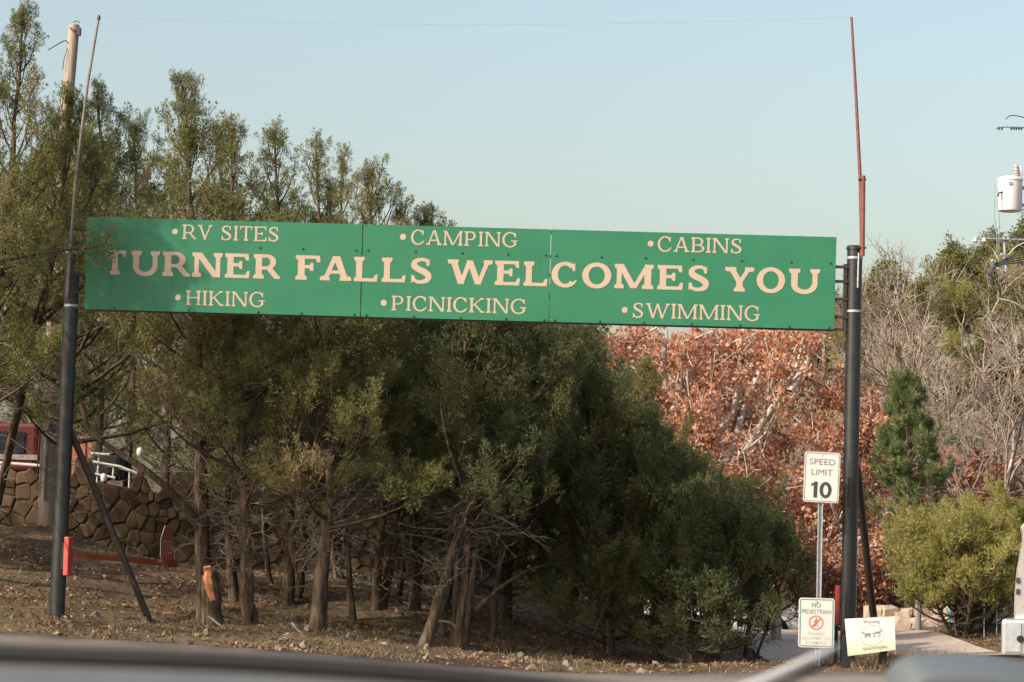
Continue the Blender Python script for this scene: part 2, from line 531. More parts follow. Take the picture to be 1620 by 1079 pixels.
def gz(x, y, detail=True):
    z = base_z(x, y)
    wy = wall_y(x)
    z = z + sstep(0.15, 0.5, y - wy) * wall_h(x) * sstep(72, 60, y)
    if detail:
        off = y - edge_y(x)
        z = z + rough(np.asarray(x, float), np.asarray(y, float)) * sstep(0.1, 1.0, off) * sstep(90, 60, np.asarray(y, float))
    return z


def graded(lo, a, b, hi, fine, n):
    mid = np.arange(a, b + 1e-6, fine)
    L = a - np.geomspace(fine, a - lo, n)[::-1]
    H = b + np.geomspace(fine, hi - b, n)
    return np.concatenate([L, mid, H])


GX = graded(-700, -9.5, 10, 700, 0.16, 34)
GY = graded(-60, 30, 54, 1500, 0.16, 38)
XX, YY = np.meshgrid(GX, GY)
ZZ = np.empty_like(XX)
for i in range(len(GY)):
    ZZ[i] = gz(XX[i], YY[i])
inside = sstep(0.05, 0.5, edge_y(XX) - YY)
ZZ = ZZ - 0.09 * inside
nx, ny = len(GX), len(GY)
idx = np.arange(nx * ny).reshape(ny, nx)
quads = np.stack([idx[:-1, :-1], idx[:-1, 1:], idx[1:, 1:], idx[1:, :-1]], -1).reshape(-1, 4)
g = obj_me('ground', mesh_np('ground', np.stack([XX, YY, ZZ], -1).reshape(-1, 3), [quads], M['soil'], True))
tag(g, kind='structure')


def drape(name, xs, v_of, nv, mat, lift, thick=0.0):
    """sheet laid on the terrain; v_of(x) gives (y0, y1)"""
    pts = []
    for x in xs:
        y0, y1 = v_of(x)
        ys = np.linspace(y0, y1, nv)
        pts.append(np.stack([np.full(nv, x), ys, gz(np.full(nv, x), ys, False) + lift], -1))
    P = np.array(pts)
    if thick:
        last = P[:, -1:, :].copy(); last[..., 2] -= thick; last[..., 1] += 0.03
        P = np.concatenate([P, last], 1); nv += 1
    id_ = np.arange(len(xs) * nv).reshape(len(xs), nv)
    q = np.stack([id_[:-1, :-1], id_[1:, :-1], id_[1:, 1:], id_[:-1, 1:]], -1).reshape(-1, 4)
    o = obj_me(name, mesh_np(name, P.reshape(-1, 3), [q], mat, True))
    return tag(o, kind='structure')


rx = np.concatenate([np.linspace(-60, -12, 40), np.linspace(-11.5, 11.5, 160), np.linspace(12, 60, 40)])
jit = np.random.RandomState(5)
_ej = np.interp(rx, np.linspace(-60, 60, 900), np.convolve(jit.normal(0, 0.09, 900), np.ones(3) / 3, 'same'))
_em = dict(zip(rx, _ej))
drape('road', rx, lambda x: (-12.0, float(edge_y(x)) + _em[x]), 56, M['asphalt'], 0.006, 0.09)
gx = np.linspace(3.9, 7.2, 30)
drape('gravel_drive', gx, lambda x: (39.5 + 0.5 * math.sin(x * 2.1), 60 + 0.6 * math.sin(x * 3)), 60, M['gravel'], 0.045)


def on_ground(px, Y, py0=900):
    """ground point under photo column px at distance Y"""
    x = at(px, py0, Y)[0]
    for _ in range(3):
        z = float(gz(x, Y))
        # column drifts with height because of the camera roll
        d = V(x, Y, z) - CAM
        py = 539.5 - FPX * (d @ _u) / (d @ _f)
        x = at(px, py, Y)[0]
    return V(x, Y, float(gz(x, Y)))

# ------------------------------------------------------------------ lettering
def _ring(cx, cy, rx_, ry_, tx, ty, a0, a1, n=22):
    a = np.linspace(R(a0), R(a1), n)
    o_ = [(cx + rx_ * math.cos(t), cy + ry_ * math.sin(t)) for t in a]
    i_ = [(cx + (rx_ - tx) * math.cos(t), cy + (ry_ - ty) * math.sin(t)) for t in a]
    return o_ + i_[::-1]


def _stroke(pts, wid):
    pts = np.array(pts, float); n = len(pts)
    u = np.linspace(0, n - 1, 40)
    # catmull-rom
    out_ = []
    for s_ in u:
        i = min(int(s_), n - 2); f = s_ - i
        p0 = pts[max(i - 1, 0)]; p1 = pts[i]; p2 = pts[i + 1]; p3 = pts[min(i + 2, n - 1)]
        out_.append(0.5 * ((2 * p1) + (-p0 + p2) * f + (2 * p0 - 5 * p1 + 4 * p2 - p3) * f * f + (-p0 + 3 * p1 - 3 * p2 + p3) * f ** 3))
    out_ = np.array(out_)
    w_ = np.interp(u, np.linspace(0, n - 1, len(wid)), wid)
    T_ = np.gradient(out_, axis=0); T_ /= np.linalg.norm(T_, axis=1)[:, None]
    N_ = np.stack([-T_[:, 1], T_[:, 0]], -1)
    a = out_ + N_ * w_[:, None] / 2; b = out_ - N_ * w_[:, None] / 2
    return [tuple(p) for p in a] + [tuple(p) for p in b[::-1]]


def glyph(ch, S, T, e):
    """serif capital: width and outline pieces; cap height 1, stem S, thin T, serif overhang e"""
    P = []

    def rect(x0, y0, x1, y1): P.append([(x0, y0), (x1, y0), (x1, y1), (x0, y1)])

    def stem(x, w_=S): rect(x - w_ / 2, 0, x + w_ / 2, 1)

    def serif(x, y, w_=S, l=e, r_=e):
        s_ = 1 if y < 0.5 else -1
        P.append([(x - w_ / 2 - l, y), (x + w_ / 2 + r_, y), (x + w_ / 2 + r_, y + s_ * T * .85), (x + w_ / 2 + min(r_, .03), y + s_ * T * 1.35),
                  (x - w_ / 2 - min(l, .03), y + s_ * T * 1.35), (x - w_ / 2 - l, y + s_ * T * .85)])

    def diag(x0, y0, x1, y1, w_): P.append([(x0 - w_ / 2, y0), (x0 + w_ / 2, y0), (x1 + w_ / 2, y1), (x1 - w_ / 2, y1)])
    x = e + S / 2
    if ch == 'I':
        stem(x); serif(x, 0); serif(x, 1); return S + 2 * e, P
    if ch == 'H':
        W = 1.08; stem(x); stem(W - x); rect(x, .47, W - x, .47 + T)
        for q in (x, W - x): serif(q, 0); serif(q, 1)
        return W, P
    if ch == 'T':
        W = .95; c = W / 2; stem(c); serif(c, 0); rect(.02, 1 - T, W - .02, 1)
        P.append([(.02, 1), (.02, .72), (.02 + T * .8, .74), (.02 + T * 1.3, 1 - T * .6)]); P.append([(W - .02, 1), (W - .02 - T * 1.3, 1 - T * .6), (W - .02 - T * .8, .74), (W - .02, .72)])
        return W, P
    if ch in 'EFL':
        W = .95 if ch != 'F' else .92
        stem(x); serif(x, 0) if ch == 'F' else serif(x, 0, r_=0); serif(x, 1, r_=e if ch == 'L' else 0)
        if ch in 'EF':
            rect(x, 1 - T, W - .05, 1); P.append([(W - .05, 1), (W - .05 - T * 1.2, 1 - T * .7), (W - .05 - T * .75, .73), (W - .03, .72)])
            rect(x, .47, W * .70, .47 + T); P.append([(W * .70, .37), (W * .70, .47 + T + .09), (W * .70 - T * .8, .47 + T + .09), (W * .70 - T * 1.2, .47 + T * .5), (W * .70 - T * .8, .37)])
        if ch in 'EL':
            rect(x, 0, W - .02, T); P.append([(W - .02, 0), (W + .01, .30), (W - T * .7, .29), (W - .02 - T * 1.3, T * .6)])
        return W, P
    if ch in 'PRB':
        W = {'P': .92, 'R': 1.05, 'B': .95}[ch]
        stem(x); serif(x, 0, r_=e if ch != 'B' else 0); serif(x, 1, r_=0)
        by = .45 if ch != 'B' else .5
        rr = (1 - by) / 2 + T * .3
        cx = W * .50 if ch != 'R' else W * .48
        rx_ = W * .90 - cx if ch != 'R' else W * .84 - cx
        rect(x, 1 - T, cx, 1); rect(x, 1 - 2 * rr, cx, 1 - 2 * rr + T)
        P.append(_ring(cx, 1 - rr, rx_, rr, S * .95, T, -90, 90))
        if ch == 'R':
            P.append([(cx - S * .1, 1 - 2 * rr + T * .5), (cx + S * .95, 1 - 2 * rr + T * .5), (W - .06, T * .9), (W, T * .9), (W, 0), (W - S * .9, 0)])
        if ch == 'B':
            r2 = (1 - 2 * rr + T) / 2
            rect(x, 0, cx, T); P.append(_ring(cx, r2, W - cx, r2, S, T, -90, 90))
        return W, P
    if ch == 'D':
        W = 1.08; stem(x); serif(x, 0, r_=0); serif(x, 1, r_=0); rect(x, 1 - T, W * .5, 1); rect(x, 0, W * .5, T)
        P.append(_ring(W * .5, .5, W * .5, .5, S, T, -90, 90)); return W, P
    if ch == 'O':
        W = 1.12
        P.append(_ring(W / 2, .5, W / 2, .53, S * 1.02, T * 1.2, 0, 181, 30)); P.append(_ring(W / 2, .5, W / 2, .53, S * 1.02, T * 1.2, 179, 361, 30)); return W, P
    if ch in 'CG':
        W = 1.02 if ch == 'C' else 1.1
        P.append(_ring(W * .52, .5, W * .52, .53, S * 1.02, T * 1.15, 44, 318 if ch == 'C' else 330, 40))
        P.append([(W * .90, 1), (W * .90, .66), (W * .90 - T * .75, .66), (W * .76, .86), (W * .80, .92)])
        if ch == 'C':
            P.append([(W * .88, .13), (W * .97, .26), (W * .92, .30), (W * .80, .17)])
        else:
            rect(W * .78 - S * .1, .1, W * .78 + S * .8, .46); rect(W * .60, .46 - T, W, .46)
        return W, P
    if ch == 'S':
        W = .84
        P.append(_stroke([(.83 * W, .80), (.70 * W, .93), (.47 * W, .96), (.22 * W, .87), (.18 * W, .70), (.36 * W, .57), (.62 * W, .46), (.82 * W, .31), (.76 * W, .12), (.50 * W, .04), (.26 * W, .07), (.10 * W, .22)],
                         [T * .9, T, T * 1.05, S * .8, S, S * 1.0, S * 1.02, S, S * .8, T * 1.1, T, T * .9]))
        P.append([(.86 * W, 1), (.86 * W, .70), (.86 * W - T * .8, .70), (.72 * W, .88), (.78 * W, .94)])
        P.append([(.05 * W, 0), (.05 * W, .31), (.05 * W + T * .8, .31), (.24 * W, .12), (.16 * W, .05)])
        return W, P
    if ch == 'U':
        W = 1.14; s2 = S * .78
        rect(x - S / 2, .36, x + S / 2, 1); rect(W - e - s2, .36, W - e, 1); serif(x, 1); serif(W - e - s2 / 2, 1, s2)
        c = W / 2; rx_ = c - e
        P.append(_ring(c, .37, rx_, .40, S * .92, T * 1.35, 180, 360, 26)); return W, P
    if ch in 'VW':
        W = 1.08 if ch == 'V' else 1.72
        th = S * .72
        if ch == 'V':
            diag(W / 2 + .02, 0, e + S / 2, 1, S); diag(W / 2 - .02, 0, W - e - th / 2, 1, th); serif(e + S / 2, 1); serif(W - e - th / 2, 1, th)
        else:
            a, b = W * .31, W * .69
            diag(a, 0, e + S / 2, 1, S); diag(a, 0, W / 2 - .02, .98, th); diag(b, 0, W / 2 - .02, .98, S); diag(b, 0, W - e - th / 2, 1, th)
            serif(e + S / 2, 1); serif(W - e - th / 2, 1, th)
        return W, P
    if ch == 'Y':
        W = 1.1; th = S * .75; c = W / 2
        rect(c - S / 2, 0, c + S / 2, .46); diag(c, .40, e + S / 2, 1, S); diag(c + S * .1, .40, W - e - th / 2, 1, th); serif(c, 0); serif(e + S / 2, 1); serif(W - e - th / 2, 1, th)
        return W, P
    if ch == 'A':
        W = 1.12; th = S * .72; c = W / 2
        diag(e + th / 2, 0, c - .02, 1, th); diag(W - e - S / 2, 0, c + .02, 1, S); rect(W * .26, .28, W * .72, .28 + T); serif(e + th / 2, 0, th); serif(W - e - S / 2, 0); return W, P
    if ch == 'N':
        W = 1.16; th = S * .72
        stem(e + th / 2, th); stem(W - e - th / 2, th); diag(W - e - S * .55, 0, e + S * .55, 1, S * 1.15)
        serif(e + th / 2, 0, th); serif(e + th / 2, 1, th, r_=0); serif(W - e - th / 2, 1, th); return W, P
    if ch == 'M':
        W = 1.42; th = S * .72
        stem(e + th / 2, th); stem(W - e - S / 2); diag(W / 2, 0.02, e + S * .5, 1, S); diag(W / 2, 0.02, W - e - S * .5, 1, th)
        serif(e + th / 2, 0, th); serif(W - e - S / 2, 0); serif(e + th / 2, 1, th, r_=0); serif(W - e - S / 2, 1, l=0); return W, P
    if ch == 'K':
        W = 1.08; th = S * .72
        stem(x); serif(x, 0); serif(x, 1); diag(x + S * .2, .42, W - e - th, 1, th); diag(W - e - S * .5, 0, x + S * 1.1, .60, S); serif(W - e - th, 1, th, e * .8, e * .8); serif(W - e - S / 2, 0, S, e * .7, e); return W, P
    return .4, P


def union_mesh(name, polys, to3d, mat):
    """flat union of overlapping 2-D outlines, mapped to the sign's surface"""
    vs = []; fs = []
    for p_ in polys:
        if sum(p_[i - 1][0] * p_[i][1] - p_[i][0] * p_[i - 1][1] for i in range(len(p_))) < 0: p_ = p_[::-1]
        i0 = len(vs); vs += [Vector(q) for q in p_]; fs.append(list(range(i0, i0 + len(p_))))
    ov, oe, of, a_, b_, c_ = delaunay_2d_cdt(vs, [], fs, 1, 1e-5)
    keep = [f for f, src in zip(of, c_) if len(src)]
    me = bpy.data.meshes.new(name)
    co = [to3d(v_[0], v_[1]) for v_ in ov]
    me.from_pydata([tuple(q) for q in co], [], [tuple(f) for f in keep])
    me.update()
    if mat: me.materials.append(mat)
    return me


SIGN_Y = 36.9


def sp(px, v_, dy=0.0):
    """point on the big sign: photo column px (at mid height), v_ pixels below its top edge"""
    px2 = px + (73 - v_) * 0.028
    return at(px2, 343 + (px - 138) * 0.02715 + v_, SIGN_Y + dy)


def text_polys(txt, x0, x1, vb, cap, S, T, e, gap):
    gl = [(c, glyph(c, S, T, e)) if c != ' ' else (c, (0.42, [])) for c in txt]
    tot = sum(g_[0] for _, g_ in gl) + gap * (len(gl) - 1)
    k = (x1 - x0) / tot
    x = 0; P = []
    for c, (w_, ps) in gl:
        if ps: P.append([[((x0 + (x + a) * k), vb - b * cap) for a, b in p_] for p_ in ps])
        x += w_ + gap
    return P


# ------------------------------------------------------------------ the big welcome sign
base_l = at(90, 974, 37.0); base_r = at(1341, 1047, 37.0)
sign = thing('welcome_sign', ((base_l + base_r) / 2), 'long green welcome sign with cream lettering carried overhead by two black posts', 'sign')


def sign_panel(x0, x1):
    mb = MB()
    f_ = [sp(x0, 146.2), sp(x1, 146.2), sp(x1, 0), sp(x0, 0)]
    b_ = [q + V(0, 0.025, 0) for q in f_]
    mb.hexa(f_, b_)
    return mb.build('panel', M['green'], sign)


sign_panel(135.5, 571.3); sign_panel(572.9, 869.6); sign_panel(870.6, 1321.5)
mb = MB()                                      # steel angle frame behind the panels
for v0, v1, d0, d1 in ((2, 8, .03, .08), (40, 46, .03, .08), (70, 76, .03, .08), (104, 110, .03, .08), (143, 149.2, .028, .10)):
    mb.hexa([sp(137, v1, d0), sp(1320, v1, d0), sp(1320, v0, d0), sp(137, v0, d0)], [sp(137, v1, d1), sp(1320, v1, d1), sp(1320, v0, d1), sp(137, v0, d1)])
mb.build('back_frame', M['dark_steel'], sign)

HEAD = [('T', 164.5, 199.5), ('U', 207, 252.5), ('R', 257, 300.5), ('N', 304, 352), ('E', 356, 395), ('R', 401, 443.5), ('F', 467.5, 508), ('A', 506.5, 556), ('L', 560, 597.5),
        ('L', 604, 641.5), ('S', 649, 684), ('W', 708, 779), ('E', 783, 822.5), ('L', 828.5, 866), ('C', 872.5, 914), ('O', 921, 967), ('M', 972, 1034), ('E', 1040, 1080.5), ('S', 1088, 1123),
        ('Y', 1147, 1193), ('O', 1197, 1242), ('U', 1248, 1297)]
for c, a, b in HEAD:
    w_, ps = glyph(c, .245, .135, .085)
    obj_me('letter', union_mesh('letter', [[(a + q[0] / w_ * (b - a), 90.3 - q[1] * 38.6) for q in p_] for p_ in ps], lambda x, y: sp(x, y, -0.004), M['cream']), sign)
for txt, bx0, bx1, x0, x1, vb, cap in (('RV SITES', 271, 280, 287, 440.5, 31.2, 23.2), ('CAMPING', 631, 641, 648.6, 817, 29.8, 23.2), ('CABINS', 1023, 1032.6, 1039, 1173, 30.2, 23.6),
                                       ('HIKING', 278.5, 287.5, 295.5, 420, 135.2, 23.2), ('PICNICKING', 603.5, 613.5, 621, 834, 134.8, 23.2), ('SWIMMING', 985, 994.6, 1002, 1203.5, 136, 23.6)):
    for P_ in text_polys(txt, x0, x1, vb, cap, .165, .085, .085, .115):
        obj_me('letter', union_mesh('letter', P_, lambda x, y: sp(x, y, -0.004), M['cream']), sign)
    cx, r_ = (bx0 + bx1) / 2, (bx1 - bx0) / 2
    obj_me('bullet_dot', union_mesh('bullet_dot', [[(cx + r_ * math.cos(t), vb - cap * .5 + r_ * math.sin(t)) for t in np.linspace(0, 2 * np.pi, 20, endpoint=False)]], lambda x, y: sp(x, y, -0.004), M['cream']), sign)
bolt_me = None
for px in (182, 300, 410, 478, 562, 581, 656, 730, 802, 862, 879, 950, 1020, 1095, 1172, 1250, 1313):
    for v_ in ((41, 143) if px not in (182, 300) else (143,)):
        c = sp(px, v_, -0.004)
        if bolt_me is None:
            mb = MB(); mb.lathe((0, 0, 0), [(0.016, -0.006), (0.016, 0.003), (0.010, 0.012)], 8)
            o = mb.build('bolt', M['bolt'], sign); bolt_me = o.data
            bolt_me.transform(Matrix.Rotation(R(90), 4, 'X'))
        else:
            o = obj_me('bolt', bolt_me, sign)
        o.location = Vector(c)


def post(b, t, r_, name='post'):
    mb = MB()
    n = 14
    pts = [b + (t - b) * k / (n - 1) for k in range(n)]
    pts[0] = pts[0] - V(0, 0, 0.4)
    mb.tube(pts, r_, 24)
    p_ = mb.build(name, M['black_steel'], sign, auto=True)
    m2 = MB(); m2.lathe(t, [(r_ + .012, -.035), (r_ + .012, .0), (r_ * .9, .018), (.01, .024)], 24)
    m2.build('cap', M['black_steel'], p_, auto=True)
    for hh in (0.16, 0.86):
        m3 = MB(); m3.lathe(t - V(0, 0, hh) + (b - t) / np.linalg.norm(b - t) * 0, [(r_ + .006, 0), (r_ + .006, .03)], 24)
        m3.build('clamp_band', M['galv'], p_, auto=True)
    return p_


top_l = at(116.5, 382, 37.0); top_r = at(1352.5, 391, 37.0)
post(base_l, top_l, .098)
pr = post(base_r, top_r, .101)
for v_ in (47, 70, 98, 126, 146):               # stubs from the panel to the right post
    mb = MB(); a = sp(1319, v_, .05); b = sp(1345, v_, .05); mb.box((a + b) / 2, (np.linalg.norm(b - a), .05, .035)); mb.build('bracket', M['dark_steel'], sign)
for v_ in (20, 92, 120, 144):
    mb = MB(); a = sp(112, v_, .05); b = sp(139, v_, .05); mb.box((a + b) / 2, (np.linalg.norm(b - a), .05, .035)); mb.build('bracket', M['dark_steel'], sign)
mb = MB(); a = at(1337.5, 418, 36.97); b = at(1336, 524, 36.97); mb.box((a + b) / 2, (.045, .06, abs(a[2] - b[2]))); mb.build('mounting_plate', M['dark_steel'], sign)
mb = MB(); mb.tube([at(1358.5, 400, 36.9), at(1357, 455, 36.9)], .012, 8); mb.build('conduit', M['galv'], sign)
g1 = on_ground(243, 37.6); mb = MB(); mb.tube([at(111, 680, 37.05), g1 - V(0, 0, .12)], .043, 14); mb.build('brace', M['dark_steel'], sign, auto=True)
g2 = on_ground(1392, 39.2); mb = MB(); mb.tube([at(1356, 742, 37.06), g2 - V(0, 0, .12)], .052, 14); mb.build('brace', M['dark_steel'], sign, auto=True)

# masts strapped to the posts, with the wire between their tips
m_l = thing('wire_mast', at(111, 384, 36.9), 'thin grey mast leaning up from the left post past the cedars', 'mast')
mb = MB(); mb.tube([at(106, 470, 36.86), at(120, 280, 36.86), at(139, 130, 36.88), at(156, 30, 36.9)], [.024, .022, .019, .015], 10); mb.build('pole', M['grey_mast'], m_l, auto=True)
mb = MB(); mb.lathe(at(156.3, 28, 36.9), [(.022, -.03), (.024, .0), (.008, .04)], 10); mb.build('tip_insulator', M['wire'], m_l, auto=True)
m_r = thing('wire_mast', at(1365, 404, 36.9), 'tall maroon pipe mast clamped to the top of the right post', 'mast')
mb = MB(); mb.tube([at(1363.5, 405, 36.86), at(1361, 285, 36.86), at(1353, 130, 36.88), at(1347, 27, 36.9)], [.026, .024, .020, .016], 10); mb.build('pole', M['rust_steel'], m_r, auto=True)
mb = MB(); mb.tube([at(1364.5, 405, 36.84), at(1365.6, 278, 36.84)], .030, 10); mb.build('lower_sleeve', M['rust_steel'], m_r, auto=True)
for yy in (284, 392):
    mb = MB(); c = at(1364, yy, 36.85); mb.box(c, (.10, .07, .02)); mb.build('clamp', M['dark_steel'], m_r)
a = at(156.3, 27, 36.9); b = at(1347, 27, 36.9)
mb = MB(); mb.tube([a + (b - a) * t + V(0, 0, -.10 * 4 * t * (1 - t)) for t in np.linspace(0, 1, 24)], .0011, 4)
tag(mb.build('overhead_wire', M['wire_blue']), 'hair thin wire strung high between the two mast tips', 'wire')


# ------------------------------------------------------------------ sans lettering for the small signs
def sans(name, txt, size_h, width, to3d, mat, parent, thick=0.0):
    cu = bpy.data.curves.new('lettering_curve', 'FONT')
    cu.body = txt; cu.size = 1.0; cu.align_x = 'CENTER'; cu.resolution_u = 3
    cu.offset = thick
    o = bpy.data.objects.new('lettering_curve', cu)
    me = bpy.data.meshes.new_from_object(o)
    bpy.data.objects.remove(o); bpy.data.curves.remove(cu)
    n = len(me.vertices); co = np.empty(n * 3); me.vertices.foreach_get('co', co); co = co.reshape(-1, 3)
    x0, x1 = co[:, 0].min(), co[:, 0].max(); y0, y1 = co[:, 1].min(), co[:, 1].max()
    u = ((co[:, 0] - x0) / (x1 - x0) - .5) * width; v_ = (co[:, 1] - y0) / (y1 - y0) * size_h
    new = np.array([to3d(a, b) for a, b in zip(u, v_)])
    me.vertices.foreach_set('co', new.ravel()); me.update(); me.name = name
    me.materials.clear(); me.materials.append(mat)
    return obj_me(name, me, parent)


def frame_of(c, xdir, lean=0.0):
    """local sign frame: centre c, unit x along the face; returns mapping (u, v, d) -> world, d towards the viewer"""
    xd = np.array(xdir, float); xd /= np.linalg.norm(xd)
    up = V(0, 0, 1) - xd * xd[2]; up /= np.linalg.norm(up)
    nrm = np.cross(xd, up)
    if nrm[1] > 0: nrm = -nrm
    return lambda u, v_, d=0.0: c + xd * u + up * v_ + nrm * d


def rounded(w_, h_, r_, n=5):
    p_ = []
    for cx, cy, a0 in ((w_ / 2 - r_, h_ / 2 - r_, 0), (-w_ / 2 + r_, h_ / 2 - r_, 90), (-w_ / 2 + r_, -h_ / 2 + r_, 180), (w_ / 2 - r_, -h_ / 2 + r_, 270)):
        for k in range(n + 1):
            a = R(a0 + 90 * k / n); p_.append((cx + r_ * math.cos(a), cy + r_ * math.sin(a)))
    return p_


def plate(name, outline, F, d0, d1, mat, parent):
    n = len(outline)
    mb = MB(); mb.add([F(u, v_, d1) for u, v_ in outline] + [F(u, v_, d0) for u, v_ in outline],
                      [tuple(range(n)), tuple(range(2 * n - 1, n - 1, -1))] + [(i, n + i, n + (i + 1) % n, (i + 1) % n) for i in range(n)])
    o = mb.build(name, mat, parent)
    bm = bmesh.new(); bm.from_mesh(o.data); bmesh.ops.recalc_face_normals(bm, faces=bm.faces); bm.to_mesh(o.data); bm.free()
    return o


def border(name, w_, h_, r_, t_, F, d, mat, parent):
    a = rounded(w_, h_, r_); b = rounded(w_ - 2 * t_, h_ - 2 * t_, max(r_ - t_, .004)); n = len(a)
    mb = MB(); mb.add([F(u, v_, d) for u, v_ in a] + [F(u, v_, d) for u, v_ in b], [(i, (i + 1) % n, n + (i + 1) % n, n + i) for i in range(n)])
    return mb.build(name, mat, parent)


def circle_ring(name, cx, cy, ro, ri, F, d, mat, parent, n=40):
    vs = []
    for k in range(n):
        a = 2 * np.pi * k / n
        vs += [F(cx + ro * math.cos(a), cy + ro * math.sin(a), d), F(cx + ri * math.cos(a), cy + ri * math.sin(a), d)]
    mb = MB(); mb.add(vs, [(2 * i, (2 * i + 2) % (2 * n), (2 * i + 3) % (2 * n), 2 * i + 1) for i in range(n)])
    return mb.build(name, mat, parent)


# speed limit and no-pedestrian plates on one galvanised post
SY = 36.6
pb = on_ground(1293, SY)
sg = thing('road_sign', pb, 'speed limit ten plate above a no pedestrian plate on one thin galvanised post', 'road sign')
ptop = at(1299.5, 715, SY)
mb = MB()
for sx, sw in ((-.018, .006), (.018, .006)):
    pass
d_ = ptop - pb
prof = [(-.032, 0), (-.032, -.012), (-.018, -.012), (-.014, .018), (.014, .018), (.018, -.012), (.032, -.012), (.032, 0), (.024, 0), (.02, .026), (-.02, .026), (-.024, 0)]
vs = [pb - V(0, 0, .3) + V(a, b, 0) for a, b in prof] + [ptop + V(a, b, 0) for a, b in prof]
n = len(prof)
mb.add(vs, [(i, (i + 1) % n, n + (i + 1) % n, n + i) for i in range(n)] + [tuple(range(2 * n - 1, n - 1, -1))])
mb.build('post', M['galv'], sg)
c = at(1300, 755, SY - .035); F1 = frame_of(c, at(1326, 756.4, SY - .035) - at(1274, 753.8, SY - .035))
p1 = plate('speed_plate', rounded(.458, .645, .035), F1, -.004, .0, M['white_sheet'], sg)
tag(p1, 'white plate reading speed limit 10')
border('border', .435, .622, .028, .008, F1, .003, M['ink_soft'], p1)
sans('lettering', 'SPEED', .078, .335, lambda u, v_: F1(u + .002, v_ + .158, .003), M['ink_soft'], p1, 0)
sans('lettering', 'LIMIT', .078, .268, lambda u, v_: F1(u + .002, v_ + .024, .003), M['ink_soft'], p1, 0)
TEN = [[(-.098, -.265), (-.050, -.265), (-.050, -.060), (-.088, -.060), (-.098, -.075)], [(-.098, -.075), (-.090, -.062), (-.098, -.105), (-.132, -.118), (-.132, -.088)]]
obj_me('lettering', union_mesh('lettering', TEN, lambda x, y: F1(x, y, .003), M['ink']), p1)
obj_me('lettering', union_mesh('lettering', [_ring(.055, -.1625, .078, .105, .046, .040, 0, 181, 20), _ring(.055, -.1625, .078, .105, .046, .040, 179, 361, 20)], lambda x, y: F1(x, y, .003), M['ink']), p1)
c = at(1291.5, 985.3, SY - .035); F2 = frame_of(c, at(1326, 986.6, SY - .035) - at(1274, 985.2, SY - .035))
p2 = plate('pedestrian_plate', rounded(.458, .632, .04), F2, -.004, .0, M['white_sheet'], sg)
tag(p2, 'white plate with green border forbidding pedestrian traffic')
border('border', .43, .604, .03, .013, F2, .003, M['ink_green'], p2)
sans('lettering', 'NO', .066, .112, lambda u, v_: F2(u - .005, v_ + .195, .003), M['ink_green'], p2, .014)
sans('lettering', 'PEDESTRIAN', .055, .375, lambda u, v_: F2(u, v_ + .115, .003), M['ink_green'], p2, .004)
circle_ring('prohibition_ring', -.003, .002, .093, .077, F2, .003, M['ink_red'], p2)
mb = MB(); k = .055
mb.add([F2(-.003 - k - .006, .002 - k + .006, .0042), F2(-.003 - k + .006, .002 - k - .006, .0042), F2(-.003 + k + .006, .002 + k - .006, .0042), F2(-.003 + k - .006, .002 + k + .006, .0042)], [(0, 1, 2, 3)])
mb.build('prohibition_bar', M['ink_red'], p2)
WALK = [[(.0 + .011 * math.cos(a), .052 + .011 * math.sin(a)) for a in np.linspace(0, 2 * np.pi, 10, endpoint=False)],
        [(-.012, .036), (.010, .036), (.016, .0), (.012, -.014), (-.008, -.014), (-.013, .004)],
        [(-.012, .034), (-.006, .030), (-.020, .004), (-.034, -.006), (-.037, .0), (-.026, .010)],
        [(.010, .036), (.018, .018), (.033, .006), (.036, .012), (.024, .022), (.015, .036)],
        [(-.008, -.012), (.004, -.012), (-.008, -.036), (-.022, -.060), (-.030, -.056), (-.018, -.034)],
        [(.0, -.012), (.012, -.012), (.020, -.034), (.032, -.058), (.024, -.061), (.010, -.038)]]
obj_me('walking_figure', union_mesh('walking_figure', WALK, lambda x, y: F2(x - .003, y + .004, .003), M['ink_soft']), p2)
sans('lettering', 'TRAFFIC', .040, .225, lambda u, v_: F2(u, v_ - .160, .003), M['ink_faint'], p2)
sans('lettering', 'ALLOWED  ON', .040, .36, lambda u, v_: F2(u, v_ - .216, .003), M['ink_faint'], p2)
sans('lettering', 'ROADSIDE', .040, .275, lambda u, v_: F2(u, v_ - .272, .003), M['ink_faint'], p2)
for zz, Fq in ((.28, F1), (-.27, F1), (.27, F2), (-.25, F2)):
    mb = MB(); mb.lathe((0, 0, 0), [(.008, 0), (.008, .004), (.004, .007)], 8); o = mb.build('bolt', M['galv'], p1 if Fq is F1 else p2)
    o.data.transform(Matrix.Rotation(R(90), 4, 'X')); o.location = Vector(Fq(0, zz, .002))

# red latch tube beside the right post
lb = on_ground(1321, 36.95)
lp = thing('gate_latch_post', lb, 'short red tube post standing between the road sign and the right black post', 'post')
mb = MB(); mb.tube([at(1323.5, 987, 36.8), at(1325.5, 926, 36.8)], .036, 14); mb.build('sleeve', M['red_paint'], lp, auto=True)
mb = MB(); mb.tube([lb - V(0, 0, .2), at(1323.4, 990, 36.8)], .024, 12); mb.build('post', M['dark_steel'], lp, auto=True)

